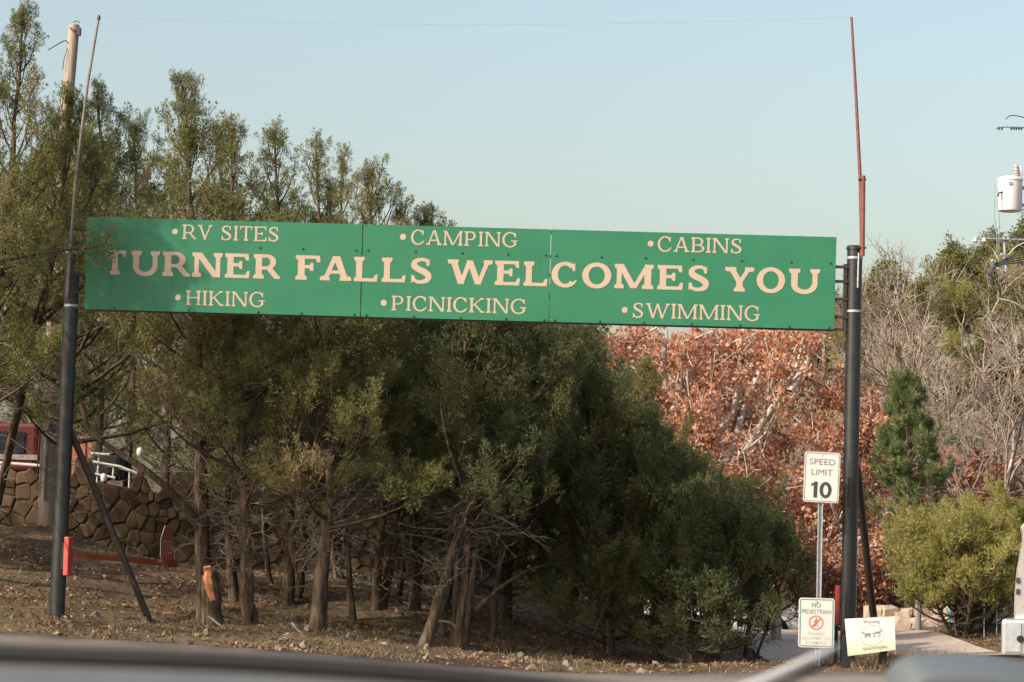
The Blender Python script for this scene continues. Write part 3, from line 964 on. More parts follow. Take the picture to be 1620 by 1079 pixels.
# open red barrier gate with its stop sign on the left post
ga = at(116, 877, 36.95); ge = at(279, 893, 40.2)
gate = thing('barrier_gate', ga, 'red barrier gate arm swung open from the left post with a stop sign on it', 'gate')
mb = MB(); c = at(107.5, 880, 36.9); mb.box(c, (.075, .12, .50), rz=R(-20), bevel=.012); mb.build('hinge_box', M['red_paint'], gate)
mb = MB(); c2 = at(102, 880, 36.95); mb.box(c2, (.06, .10, .34), bevel=.006); mb.build('mounting_plate', M['black_steel'], gate)
mb = MB(); dd = ge - ga; L = np.linalg.norm(dd); dd /= L; sd_ = V(dd[1], -dd[0], 0)
q = lambda p_, h: [p_ + sd_ * .025 - V(0, 0, h), p_ - sd_ * .025 - V(0, 0, h), p_ - sd_ * .025 + V(0, 0, h), p_ + sd_ * .025 + V(0, 0, h)]
mb.hexa(q(ga, .032), q(ge, .045)); mb.build('arm', M['red_arm'], gate)
sc_ = at(260.5, 866, 39.8)
hd = V(dd[0], dd[1], 0); hd /= np.linalg.norm(hd)
hd = V(math.cos(R(80)), math.sin(R(80)), 0)
F3 = frame_of(sc_, hd)
F3s = lambda u, v_, d=0: F3(u, v_, d + .035)
oct_ = [(.305 / math.cos(R(22.5)) * math.cos(R(22.5 + 45 * k)), .305 / math.cos(R(22.5)) * math.sin(R(22.5 + 45 * k))) for k in range(8)]
ss = plate('stop_sign', oct_, F3s, -.004, 0, M['white_sheet'], gate)
mb = MB(); mb.add([F3s(u * .94, v_ * .94, .003) for u, v_ in oct_], [tuple(range(8))]); mb.build('red_face', M['stop_red'], ss)
sans('lettering', 'STOP', .20, .46, lambda u, v_: F3s(u, v_ - .10, .006), M['white_sheet'], ss, .015)

# warning board with the horse and carriage
WY = 36.3
tl, tr, br, bl = at(1336.5, 979, WY), at(1415, 975.2, WY + .02), at(1417, 1028, WY - .12), at(1341.5, 1038, WY - .12)
wb = thing('warning_board', (bl + br) / 2 - V(0, 0, .15), 'low white and green warning board with horse and carriage emblem on short legs', 'sign')


def warn_mat():
    m, t, p = new_mat('printed_board')
    tc = t.nodes.new('ShaderNodeTexCoord'); sx = t.nodes.new('ShaderNodeSeparateXYZ')
    t.links.new(tc.outputs['Generated'], sx.inputs[0])
    c = ramp(t, [(0.0, (0.34, 0.40, 0.26)), (0.22, (0.42, 0.46, 0.33)), (0.5, (0.60, 0.56, 0.50)), (1.0, (0.60, 0.55, 0.51))], sx.outputs['Z'])
    t.links.new(c.outputs[0], p.inputs['Base Color']); p.inputs['Roughness'].default_value = .5
    return m


WF = lambda s_, t_, d=0.0: ((bl * (1 - s_) + br * s_) * (1 - t_) + (tl * (1 - s_) + tr * s_) * t_) + V(0, -1, .2) * d
mb = MB(); N = 6
front = [WF(i / N, j / N) + V(0, -.015 * math.sin(i / N * 3.1), 0) for j in range(N + 1) for i in range(N + 1)]
back = [p_ + V(0, .02, 0) for p_ in front]
ff = []
nn = (N + 1) ** 2
for j in range(N):
    for i in range(N):
        a = j * (N + 1) + i
        ff.append((a, a + 1, a + N + 2, a + N + 1)); ff.append((nn + a + N + 1, nn + a + N + 2, nn + a + 1, nn + a))
for i in range(N):
    a, b = i, i + 1; ff.append((a, nn + a, nn + b, b)); a, b = N * (N + 1) + i, N * (N + 1) + i + 1; ff.append((a, b, nn + b, nn + a))
    a, b = i * (N + 1), (i + 1) * (N + 1); ff.append((a, b, nn + b, nn + a)); a, b = a + N, b + N; ff.append((a, nn + a, nn + b, b))
mb.add(front + back, ff); pan = mb.build('board', warn_mat(), wb)
WL = lambda u, v_: WF(.5 + u, v_, .022)
sans('lettering', 'Warning', .135, .33, lambda u, v_: WL(u + .02, v_ + .80), M['ink_soft'], pan, 0)
sans('lettering', 'Horses on roadway', .12, .50, lambda u, v_: WL(u + .06, v_ + .07), M['ink_soft'], pan, 0)
vs = []
n = 40
for k in range(n):
    a = 2 * np.pi * k / n
    vs += [WL(.012 + .242 * math.cos(a), .49 + .30 * math.sin(a)), WL(.012 + .236 * math.cos(a), .49 + .292 * math.sin(a))]
mb = MB(); mb.add(vs, [(2 * i, (2 * i + 2) % (2 * n), (2 * i + 3) % (2 * n), 2 * i + 1) for i in range(n)]); mb.build('emblem_ring', M['ink_soft'], pan)
HORSE = [[(-.19, .60), (-.165, .625), (-.15, .60), (-.13, .555), (-.07, .56), (-.03, .565), (-.01, .54), (.0, .50), (-.008, .50), (-.018, .53), (-.03, .51), (-.045, .505), (-.10, .505), (-.125, .51), (-.15, .545), (-.17, .585), (-.185, .58)],
         [(-.135, .52), (-.118, .52), (-.115, .47), (-.125, .425), (-.135, .425), (-.128, .47)], [(-.115, .52), (-.098, .52), (-.105, .475), (-.09, .43), (-.10, .43), (-.118, .475)],
         [(-.05, .52), (-.03, .52), (-.035, .475), (-.05, .43), (-.06, .43), (-.048, .475)], [(-.035, .52), (-.018, .52), (-.02, .48), (-.005, .43), (-.015, .43), (-.032, .48)]]
CART = [[(.03, .555), (.045, .58), (.05, .55), (.08, .555), (.105, .60), (.125, .575), (.175, .585), (.20, .62), (.205, .67), (.215, .67), (.213, .61), (.19, .565), (.15, .545), (.05, .53), (.032, .54)]]
for cx, cy, rr in ((.065, .47, .03), (.165, .475, .042)):
    for a0 in (0, 180):
        CART.append([(cx + rr * math.cos(R(a)) * .8, cy + rr * math.sin(R(a)) * 1.2) for a in np.linspace(a0, a0 + 181, 12)] + [(cx + (rr - .008) * math.cos(R(a)) * .8, cy + (rr - .008) * math.sin(R(a)) * 1.2) for a in np.linspace(a0 + 181, a0, 12)])
    CART.append([(cx + .012 * math.cos(t), cy + .014 * math.sin(t)) for t in np.linspace(0, 6.28, 9)[:-1]])
obj_me('horse_emblem', union_mesh('horse_emblem', HORSE, WL, M['ink_soft']), pan)
obj_me('carriage_emblem', union_mesh('carriage_emblem', CART, WL, M['ink_soft']), pan)
for s_, ww in ((.03, .11), (.80, .075)):
    t_ = WF(s_, .55) + V(0, .10, 0); x0 = t_[0]; gq = V(x0, t_[1] + .03, float(gz(x0, t_[1] + .03)))
    mb = MB(); mb.box((t_ + gq) / 2 - V(0, 0, .05), (ww, .06, t_[2] - gq[2] + .1)); mb.build('leg', M['black_steel'], wb)
    t2 = t_ + V(0, .45, -.25); mb = MB(); mb.tube([t_ + V(0, .02, 0), V(t2[0], t2[1], float(gz(t2[0], t2[1])) - .05)], .022, 8); mb.build('strut', M['black_steel'], wb)

# ------------------------------------------------------------------ vegetation generators
def spray_templates(rs, kind, n=6):
    """unit foliage sprays: (K,3,3) triangles growing along +z"""
    out_ = []
    for _ in range(n):
        if kind == 'cedar':
            K = 34
            t = rs.rand(K) ** 0.85
            ph = rs.rand(K) * 2 * np.pi
            rr = 0.27 * (1 - t) ** 0.6 * np.sqrt(rs.rand(K))
            rad = np.stack([np.cos(ph), np.sin(ph), np.zeros(K)], -1)
            p = rad * rr[:, None] + np.stack([np.zeros(K), np.zeros(K), t * 0.86], -1)
            d = rad * 0.62 + V(0, 0, 1) * 0.85 + rs.normal(0, 0.36, (K, 3))
            L = rs.uniform(.14, .26, K); W_ = rs.uniform(.039, .062, K)
        elif kind == 'pine':
            K = 80
            t = rs.rand(K)
            ph = rs.rand(K) * 2 * np.pi
            rad = np.stack([np.cos(ph), np.sin(ph), np.zeros(K)], -1)
            p = np.stack([np.zeros(K), np.zeros(K), t * 0.7], -1) + rad * .02
            d = rad * 0.9 + V(0, 0, 1) * 0.8 + rs.normal(0, 0.2, (K, 3))
            L = rs.uniform(.28, .42, K); W_ = rs.uniform(.030, .045, K)
        else:
            K = 46
            p = rs.normal(0, .20, (K, 3)) + V(0, 0, .35)
            d = rs.normal(0, 1, (K, 3)) + V(0, 0, .3)
            L = rs.uniform(.15, .26, K); W_ = rs.uniform(.08, .14, K)
        d /= np.linalg.norm(d, axis=1)[:, None]
        s_ = np.cross(d, rs.normal(0, 1, (K, 3))); s_ /= np.linalg.norm(s_, axis=1)[:, None]
        out_.append(np.stack([p - s_ * W_[:, None] / 2, p + s_ * W_[:, None] / 2, p + d * L[:, None]], 1))
    return out_


_RS = np.random.RandomState(11)
TPL = {k: spray_templates(_RS, k) for k in ('cedar', 'pine', 'oak')}


def basis(D, rs):
    D = D / (np.linalg.norm(D, axis=1)[:, None] + 1e-9)
    a = np.cross(D, rs.normal(0, 1, D.shape)); a /= np.linalg.norm(a, axis=1)[:, None] + 1e-9
    b = np.cross(D, a)
    return np.stack([a, b, D], 1)            # rows


def sprays_mesh(name, pos, dirs, scale, tint, kind, mat, rs):
    pos = np.asarray(pos); dirs = np.asarray(dirs); scale = np.asarray(scale); tint = np.asarray(tint)
    which = rs.randint(0, len(TPL[kind]), len(pos))
    vs = []; tt = []
    for k, tpl in enumerate(TPL[kind]):
        sel = which == k
        if not sel.any(): continue
        B = basis(dirs[sel], rs)
        pts = tpl.reshape(-1, 3)
        w_ = np.einsum('pk,nkj->npj', pts, B) * scale[sel][:, None, None] + pos[sel][:, None, :]
        K = len(tpl)
        tk = np.repeat(np.clip(tint[sel][:, None] + rs.normal(0, .10, (sel.sum(), K)), 0, 1), 3, axis=1)
        vs.append(w_.reshape(-1, 3)); tt.append(tk.ravel())
    vs = np.concatenate(vs); tt = np.concatenate(tt)
    return mesh_np(name, vs, [np.arange(len(vs)).reshape(-1, 3)], mat, False, tt)


def tubes_np(P, Rr, k=4):
    """P (M,n,3), Rr (M,n) -> verts, quads"""
    Mn, n = P.shape[:2]
    T_ = np.gradient(P, axis=1); T_ /= np.linalg.norm(T_, axis=2)[..., None] + 1e-9
    ref = np.where(np.abs(T_[:, :1, 2:3]) < .8, V(0, 0, 1), V(1, 0, 0))
    A = np.cross(np.broadcast_to(ref, T_.shape), T_); A /= np.linalg.norm(A, axis=2)[..., None] + 1e-9
    B = np.cross(T_, A)
    an = np.arange(k) * 2 * np.pi / k
    vs = P[:, :, None, :] + Rr[:, :, None, None] * (np.cos(an)[None, None, :, None] * A[:, :, None, :] + np.sin(an)[None, None, :, None] * B[:, :, None, :])
    id_ = np.arange(Mn * n * k).reshape(Mn, n, k)
    q_ = np.stack([id_[:, :-1, :], np.roll(id_, -1, 2)[:, :-1, :], np.roll(id_, -1, 2)[:, 1:, :], id_[:, 1:, :]], -1).reshape(-1, 4)
    return vs.reshape(-1, 3), q_


def join_np(name, parts, mat, smooth=True):
    vs = []; fs = []; n = 0
    for v_, f_ in parts:
        vs.append(v_); fs.append(f_ + n); n += len(v_)
    return mesh_np(name, np.concatenate(vs), [np.concatenate(fs)], mat, smooth)


def spline(pts, n):
    pts = np.asarray(pts, float)
    if len(pts) == 2: return pts[0] + (pts[1] - pts[0]) * np.linspace(0, 1, n)[:, None]
    m_ = len(pts); out_ = []
    for s_ in np.linspace(0, m_ - 1, n):
        i = min(int(s_), m_ - 2); f = s_ - i
        p0 = pts[max(i - 1, 0)]; p1 = pts[i]; p2 = pts[i + 1]; p3 = pts[min(i + 2, m_ - 1)]
        out_.append(0.5 * ((2 * p1) + (-p0 + p2) * f + (2 * p0 - 5 * p1 + 4 * p2 - p3) * f * f + (-p0 + 3 * p1 - 3 * p2 + p3) * f ** 3))
    return np.array(out_)


def trunk_np(pts, r0, r1, rs, k=12, n=26, flute=.2, flare=.28):
    """fluted, slightly crooked trunk"""
    C_ = spline(pts, n)
    s_ = np.linspace(0, 1, n)
    C_[2:-1] += rs.normal(0, r0 * .10, (n - 3, 3)) * V(1, 1, .2)
    rad = r0 + (r1 - r0) * s_ ** .85 + r0 * flare * np.exp(-s_ * 16)
    P = C_[None]
    T_ = np.gradient(C_, axis=0); T_ /= np.linalg.norm(T_, axis=1)[:, None]
    A = np.cross(np.tile(V(0, 1, 0.02), (n, 1)), T_); A /= np.linalg.norm(A, axis=1)[:, None]
    B = np.cross(T_, A)
    an = np.arange(k) * 2 * np.pi / k
    fl = 1 + flute * rs.normal(0, 1, k)[None, :] * (1 - .5 * s_[:, None]) + rs.normal(0, .05, (n, k))
    rr = rad[:, None] * fl
    vs = C_[:, None, :] + rr[..., None] * (np.cos(an)[None, :, None] * A[:, None, :] + np.sin(an)[None, :, None] * B[:, None, :])
    id_ = np.arange(n * k).reshape(n, k)
    q_ = np.stack([id_[:-1], np.roll(id_, -1, 1)[:-1], np.roll(id_, -1, 1)[1:], id_[1:]], -1).reshape(-1, 4)
    return C_, (vs.reshape(-1, 3), q_)


def bend(p0, d, L, up, rs, n=4, wob=.10):
    """polyline that starts along d and curls by up towards the sky"""
    pts = [p0]; d = d / np.linalg.norm(d)
    for i in range(n - 1):
        d = d + V(0, 0, up / (n - 1)) + rs.normal(0, wob, 3)
        d /= np.linalg.norm(d)
        pts.append(pts[-1] + d * L / (n - 1))
    return np.array(pts)


def cedar(label, trunks, Rc, t0=.3, nb=70, seed=1, mat='cedar', r0=.12, dead=40, dens=1.0, name='cedar_tree', group=None, scale=1.0, tint=.42, bare_inner=.3, low_twigs=True, droop=0.0, limbs=(), floor_gap=.25, plume=1.0, conic=.88, limb_tufts=False):
    """trunks: list of world polylines, base first; crown grows on all of them"""
    rs = np.random.RandomState(seed)
    base = np.array(trunks[0][0], float)
    root = thing(name, base, label, 'tree', group)
    wood = []; P4 = []; R4 = []; pos = []; dr = []; sc = []; tn = []; dp = []; dR = []
    for ti, tp in enumerate(trunks):
        tp = [np.array(q_, float) for q_ in tp]
        tp[0] = tp[0] - V(0, 0, .15)
        C_, mesh_ = trunk_np(tp, r0 * .84 * (1 if ti == 0 else .75), .012, rs)
        wood.append(mesh_)
        H = np.linalg.norm(C_[-1] - C_[0])
        nbt = int(nb * .63 * (1 if ti == 0 else .6))
        az = rs.rand() * 6.28
        for i in range(nbt):
            s_ = (i + rs.rand()) / nbt
            t = t0 + (1 - t0) * s_ ** .9
            fi = t * (len(C_) - 1); i0 = min(int(fi), len(C_) - 2); p0 = C_[i0] + (C_[i0 + 1] - C_[i0]) * (fi - i0)
            prof = (1 - s_) ** conic * (.68 + .32 * min(1, s_ / .22)) + .05
            L = Rc * 1.08 * prof * rs.uniform(.42, 1.25)
            az += 2.4 + rs.normal(0, .35)
            el = R(8 + 48 * s_ + rs.normal(0, 9)) - droop
            d = V(math.cos(az) * math.cos(el), math.sin(az) * math.cos(el), math.sin(el))
            br_ = bend(p0, d, L, .55 + .5 * s_, rs, 5, .09)
            P4.append(br_); rb = max(.010, min(.05, .018 * L + .006)); R4.append(np.linspace(rb, .004, 5))
            ns = max(2, int(L * 3.6))
            bt_ = tint + rs.normal(0, .12)
            if rs.rand() < .06: bt_ = 1.0
            tp_s = min(1.0, .5 + 1.4 * (1 - s_))
            if s_ > .8: ns = 2
            for j in range(ns):
                u = rs.uniform(.30, 1.0); fu = u * 4; k0 = min(int(fu), 3)
                q0 = br_[k0] + (br_[k0 + 1] - br_[k0]) * (fu - k0)
                bd = br_[k0 + 1] - br_[k0]; bd /= np.linalg.norm(bd)
                sd2 = np.cross(bd, V(0, 0, 1)); sd2 /= np.linalg.norm(sd2) + 1e-6
                d2 = bd * rs.uniform(.2, .9) + sd2 * rs.choice([-1, 1]) * rs.uniform(.2, 1.0) + V(0, 0, rs.uniform(-.1, .9))
                L2 = (.20 * tp_s + .34 * L * (1.15 - u)) * rs.uniform(.6, 1.25)
                sb = bend(q0, d2, L2, .6, rs, 5, .12)
                P4.append(sb); R4.append(np.linspace(.008, .003, 5))
                if u < bare_inner and s_ < .6 and low_twigs: continue
                for uu in ((.55, 1.0) if L2 > .34 else (1.0,)):      # foliage gathers in tufts on the twig
                    fw = uu * 4; m0 = min(int(fw), 3); pp = sb[m0] + (sb[m0 + 1] - sb[m0]) * (fw - m0)
                    dd2 = sb[m0 + 1] - sb[m0]; dd2 /= np.linalg.norm(dd2)
                    ct = bt_ + rs.normal(0, .12)
                    for q_ in range(max(3, int(round(rs.uniform(4.0, 6.5) * dens)))):
                        pos.append(pp + rs.normal(0, .055 * tp_s, 3)); dr.append(dd2 * .5 + V(0, 0, .65) + rs.normal(0, .55, 3)); sc.append(scale * tp_s * rs.uniform(.20, .36)); tn.append(ct + rs.normal(0, .06))
            ph_ = rs.uniform(.12, .45) * (.4 + .6 * min(1, L)) * plume * (1.15 - s_)
            spire = .15 < s_ < .6 and rs.rand() < .24 * plume
            if spire: ph_ = rs.uniform(.5, 1.0)      # upright plume at the end of the branch
            tip = br_[-1]; ct = bt_ + .08 + rs.normal(0, .08)
            P4.append(bend(tip, br_[-1] - br_[-2] + V(0, 0, .12), ph_, 1.2, rs, 5, .05)); R4.append(np.linspace(.008, .003, 5))
            for q_ in range(int(4 + ph_ * (30 if spire else 14) * dens)):
                f_ = rs.rand() ** .9; pp = P4[-1][min(int(f_ * 4), 3)] + (P4[-1][min(int(f_ * 4), 3) + 1] - P4[-1][min(int(f_ * 4), 3)]) * (f_ * 4 - min(int(f_ * 4), 3))
                pos.append(pp + rs.normal(0, .07 * (1.1 - f_), 3)); dr.append(V(rs.normal(0, .75 * (1.1 - f_)), rs.normal(0, .75 * (1.1 - f_)), .9)); sc.append(scale * tp_s * rs.uniform(.22, .36) * (1.12 - .5 * f_)); tn.append(ct + rs.normal(0, .06))
        for kk in range(14):                    # spiky leader
            f_ = 1 - .14 * kk / 14; fi = f_ * (len(C_) - 1); i0 = min(int(fi), len(C_) - 2)
            pos.append(C_[i0]); dr.append(V(rs.normal(0, .06 + .05 * kk), rs.normal(0, .06 + .05 * kk), 1)); sc.append(scale * rs.uniform(.20, .30)); tn.append(tint + .08)
        for i in range(int(dead * (1.5 if ti == 0 else .4))):                  # dead grey twigs on the shaded lower trunk
            t = rs.uniform(max(.14, t0 - .14), min(.8, t0 + .42)); fi = t * (len(C_) - 1); i0 = int(fi); p0 = C_[i0]
            a = rs.rand() * 6.28; el = R(rs.uniform(-25, 40)); L = Rc * rs.uniform(.2, .8) * (.6 if t < t0 else 1)
            d = V(math.cos(a) * math.cos(el), math.sin(a) * math.cos(el), math.sin(el))
            m_ = bend(p0, d, L, rs.uniform(-.5, .5), rs, 5, .22)
            dp.append(m_); dR.append(np.linspace(.009, .0025, 5))
            for j in range(rs.randint(3, 7)):
                k0 = rs.randint(1, 4); dd2 = (m_[k0 + 1] - m_[k0]) / L * 4 + rs.normal(0, .7, 3)
                dp.append(bend(m_[k0], dd2, L * rs.uniform(.2, .5), rs.uniform(-.4, .4), rs, 5, .25)); dR.append(np.linspace(.0042, .0018, 5))
    for lp_, lr in limbs:
        _, mesh_ = trunk_np([np.array(q_, float) for q_ in lp_], lr, lr * .35, rs, k=9, n=14, flare=.1)
        wood.append(mesh_)
        if limb_tufts:
            for q_ in range(70):
                f_ = 1 - rs.rand() ** 1.6 * .5; pp = _[min(int(f_ * 13), 13)]
                pos.append(pp + rs.normal(0, .14, 3)); dr.append(V(.3, 0, .3) + rs.normal(0, .6, 3)); sc.append(rs.uniform(.2, .34)); tn.append(tint)
    pos = np.array(pos)
    keep = pos[:, 2] > gz(pos[:, 0], pos[:, 1], False) + floor_gap
    wood.append(tubes_np(np.array(P4), np.array(R4), 4))
    obj_me('trunk', join_np('trunk', wood, M['bark']), root)
    if dp:
        o = obj_me('dead_twigs', join_np('dead_twigs', [tubes_np(np.array(dp), np.array(dR), 3)], M['twig']), root)
        tag(o, kind='stuff')
    o = obj_me('crown', sprays_mesh('crown', pos[keep], np.array(dr)[keep], np.array(sc)[keep], np.array(tn)[keep], 'cedar', M[mat], rs), root)
    tag(o, kind='stuff')
    return root


def copy_tree(src, loc, rz, sc_, label, group=None):
    r_ = src.copy(); COL.objects.link(r_)
    r_.location = Vector(loc); r_.rotation_euler = (0, 0, rz); r_.scale = (sc_, sc_, sc_)
    if label: r_['label'] = label
    if group: r_['group'] = group
    for ch in list(src.children):
        c_ = ch.copy(); COL.objects.link(c_); c_.parent = r_; c_.matrix_parent_inverse = ch.matrix_parent_inverse.copy()
    return r_


def up_to(px, py, Y):
    return at(px, py, Y)


# ------------------------------------------------------------------ roadside cedars, left to right
def tr(*pts):
    """trunk polyline: first point on the ground under (px, Y), the rest by photo position and distance"""
    b = on_ground(pts[0][0], pts[0][2])
    return [b] + [at(*q_) for q_ in pts[1:]]


lead = cedar('tall spiky cedar at the left edge with its top above the utility pole', [tr((-60, 0, 39.5), (-40, 700, 39.5), (5, 400, 39.5), (36, 30, 39.5)), tr((-30, 0, 41), (30, 640, 40.6), (85, 400, 40.4), (112, 165, 40.2))], 1.75, .36, 86, 3, r0=.12, dead=30, tint=.58, dens=1.0)
cedar('cedar outside the left edge whose bough hangs before the corner of the green sign', [tr((-330, 0, 34.6), (-310, 600, 34.6), (-290, 200, 34.6), (-280, -60, 34.6))], 2.3, .34, 96, 4, r0=.13, dead=10, tint=.55, limbs=[([at(-300, 470, 34.7), at(-120, 440, 35.6), at(60, 402, 36.3), at(178, 388, 36.6)], .03)], limb_tufts=True)
cedar('full cedar whose trunk is hidden by the left black post', [tr((97, 0, 45.2), (102, 700, 45.2), (112, 450, 45.2), (128, 230, 45.2))], 2.3, .30, 96, 6, r0=.10, dead=50, tint=.5, dens=1.05, conic=.8)
cedar('bushy dark cedar behind the weathered utility pole', [tr((150, 0, 51.5), (160, 600, 51), (170, 350, 50.5), (152, 150, 50)), tr((200, 0, 52), (215, 480, 51.5), (213, 205, 51))], 2.0, .14, 84, 5, mat='cedar_dark', tint=.45, dead=20)
cedar('twin forked cedar with peeling bark next to the orange topped stump',
      [tr((325, 0, 39), (318, 820, 39), (318, 640, 39.1), (308, 480, 39.2), (300, 300, 39.3), (290, 140, 39.3))], 1.8, .30, 92, 7, r0=.135, dead=80, tint=.55,
      limbs=[([at(320, 845, 39), at(285, 795, 38.8), at(235, 748, 38.6), at(150, 690, 38.4), at(128, 640, 38.4)], .075), ([at(318, 700, 39), at(285, 665, 39), at(235, 600, 38.9), at(215, 560, 38.9)], .06)], dens=.9)
cedar('slim cedar standing just behind the stump with a green sprig on its trunk', [tr((372, 0, 41.5), (362, 860, 41.5), (352, 700, 41.5), (358, 450, 41.6), (345, 210, 41.8))], 1.4, .32, 64, 9, r0=.085, dead=50, tint=.45)
cedar('straight cedar with a fluted reddish trunk right of the stump', [tr((397, 0, 38.5), (390, 870, 38.5), (384, 700, 38.6), (372, 500, 38.6), (366, 215, 38.8))], 1.55, .32, 68, 11, r0=.12, dead=60, tint=.5)
cedar('dark straight trunked cedar with a pointed top beside the grey slat fence', [tr((452, 0, 41.8), (458, 850, 41.8), (456, 680, 41.8), (446, 450, 41.9), (434, 212, 42)), tr((468, 0, 42.2), (478, 880, 42.2), (492, 700, 42.3), (505, 480, 42.4), (520, 300, 42.5))], 1.55, .30, 68, 13, r0=.10, dead=50, tint=.42)
cedar('cedar leaning right with a pale lit trunk foot on the sunny bank edge', [tr((497, 0, 38), (512, 860, 38.1), (522, 760, 38.3), (515, 560, 38.6), (500, 240, 39))], 1.65, .30, 74, 15, r0=.115, dead=55, tint=.5,
      limbs=[([at(478, 905, 39.2), at(462, 850, 39.2), at(492, 790, 39), at(520, 740, 38.9)], .08)])
cedar('thin two stemmed cedar set back on the bank before the white canvas', [tr((535, 0, 45), (528, 850, 45), (540, 650, 45), (542, 250, 45.2)), tr((545, 0, 45.2), (536, 860, 45.2), (530, 700, 45.3), (560, 400, 45.4))], 1.5, .30, 58, 17, r0=.075, dead=40, tint=.6)
cedar('cedar with two trunks splitting from one foot in the middle of the bank', [tr((593, 0, 41.5), (600, 880, 41.5), (610, 700, 41.6), (596, 450, 41.7), (582, 290, 41.8)), tr((602, 0, 41.6), (622, 870, 41.6), (645, 760, 41.8), (650, 560, 42), (628, 335, 42.2))], 1.75, .30, 70, 19, r0=.11, dead=60, tint=.6)
cedar('knobbly cedar with a dead curved side limb above the shaded bank', [tr((656, 0, 42), (662, 880, 42), (664, 720, 42), (672, 520, 42.1), (674, 350, 42.2)), tr((700, 0, 42.6), (712, 900, 42.6), (705, 760, 42.6), (725, 600, 42.7), (720, 480, 42.8))], 1.75, .28, 66, 21, r0=.085, dead=44, tint=.4,
      limbs=[([at(658, 880, 42), at(640, 840, 41.9), at(630, 805, 41.8), at(622, 790, 41.8)], .045)])
cedar('strongly leaning cedar whose trunk slants up to the right', [tr((666, 0, 38.3), (700, 925, 38.5), (735, 820, 38.8), (775, 735, 39.2), (800, 580, 39.6), (790, 480, 40))], 1.85, .32, 76, 23, r0=.105, dead=40, tint=.4, mat='cedar_dark', plume=.3,
      limbs=[([at(738, 815, 38.8), at(758, 780, 38.8), at(785, 745, 38.7), at(812, 728, 38.6)], .06)])
cedar('clump cedar of several close upright stems low on the bank', [tr((722, 0, 39), (735, 920, 39), (745, 760, 39.2), (735, 560, 39.5), (725, 450, 39.8)), tr((734, 0, 39.2), (752, 880, 39.3), (775, 720, 39.6), (790, 540, 39.9)), tr((716, 0, 39.4), (722, 900, 39.5), (715, 700, 39.7), (690, 470, 40))], 1.5, .40, 52, 25, r0=.085, dead=26, tint=.45, mat='cedar_dark', plume=.4)
for lab_, tk_, sd0 in (('thin dark sapling cedar leaning left between the leaning cedar and the double trunk', [tr((560, 0, 40.2), (548, 860, 40.2), (540, 720, 40.3), (550, 560, 40.4))], 61),
                       ('thin dark cedar pole leaning right just past the double trunk', [tr((628, 0, 43.5), (645, 860, 43.5), (672, 720, 43.5), (690, 580, 43.6))], 62),
                       ('slender bent cedar between the slanting trunk and the clump', [tr((700, 0, 40.4), (705, 900, 40.4), (722, 780, 40.5), (752, 640, 40.6))], 63),
                       ('slender dark cedar stem at the right side of the clump', [tr((778, 0, 41), (790, 900, 41), (815, 780, 41), (822, 640, 41))], 64),
                       ('thin crooked cedar behind the forked cedar', [tr((430, 0, 43.5), (418, 850, 43.5), (410, 700, 43.5), (420, 560, 43.6))], 65)):
    cedar(lab_, tk_, 1.0, .5, 26, sd0, mat='cedar_dark', r0=.06, dead=24, tint=.45, plume=.3)
# the dense dark mass that reaches down to the road
cedar('full dark cedar with a slanting black trunk under the middle of the sign', [tr((888, 0, 43), (912, 930, 43), (895, 760, 43), (855, 600, 43), (850, 505, 43))], 1.8, .10, 112, 27, mat='cedar_dark', r0=.11, dead=44, tint=.5, dens=1.0, bare_inner=.1, conic=.6, plume=.3)
cedar('broad dark cedar filling the space left of the fullest crown', [tr((800, 0, 43.5), (805, 880, 43.5), (800, 700, 43.5), (800, 520, 43.5))], 1.85, .15, 108, 29, mat='cedar_dark', r0=.10, dead=40, tint=.55, dens=1.0, bare_inner=.1, conic=.6, plume=.3)
cedar('dark conical cedar whose right flank borders the rust coloured sycamore', [tr((965, 0, 41), (960, 900, 41), (940, 720, 41), (908, 545, 41))], 1.6, .06, 116, 31, mat='cedar_dark', r0=.10, dead=40, tint=.5, dens=1.1, bare_inner=.05, floor_gap=.15, conic=.8, plume=.4)
cedar('lower dark cedar stepping down in front of the sycamore', [tr((1040, 0, 41.5), (1035, 900, 41.5), (1020, 800, 41.5), (1000, 690, 41.5))], 1.5, .06, 104, 33, mat='cedar_dark', r0=.09, dead=30, tint=.45, dens=1.1, bare_inner=.05, floor_gap=.15, conic=.8, plume=.4)
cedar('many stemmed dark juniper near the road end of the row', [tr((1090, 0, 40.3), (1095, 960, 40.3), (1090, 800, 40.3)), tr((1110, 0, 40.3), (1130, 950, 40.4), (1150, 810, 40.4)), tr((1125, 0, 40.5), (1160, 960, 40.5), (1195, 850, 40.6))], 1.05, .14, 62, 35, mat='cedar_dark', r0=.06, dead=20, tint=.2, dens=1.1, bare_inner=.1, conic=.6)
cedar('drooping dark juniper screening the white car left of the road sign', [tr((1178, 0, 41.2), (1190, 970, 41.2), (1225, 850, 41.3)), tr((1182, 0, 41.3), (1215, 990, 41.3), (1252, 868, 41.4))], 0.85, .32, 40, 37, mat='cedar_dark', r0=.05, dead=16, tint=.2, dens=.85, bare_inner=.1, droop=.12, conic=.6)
cedar('shaded cedar filling the gap behind the slanting black trunk', [tr((945, 0, 46.5), (945, 860, 46.5), (940, 700, 46.5), (935, 590, 46.5))], 1.7, .06, 100, 47, mat='cedar_dark', r0=.09, dead=20, tint=.45, dens=1.0, bare_inner=.05, conic=.7, plume=.3)
cedar('low shaded cedar filling the gap behind the many stemmed juniper', [tr((1070, 0, 46), (1070, 900, 46), (1068, 770, 46))], 1.5, .06, 84, 48, mat='cedar_dark', r0=.08, dead=15, tint=.4, dens=1.0, bare_inner=.05, conic=.6, plume=.3)
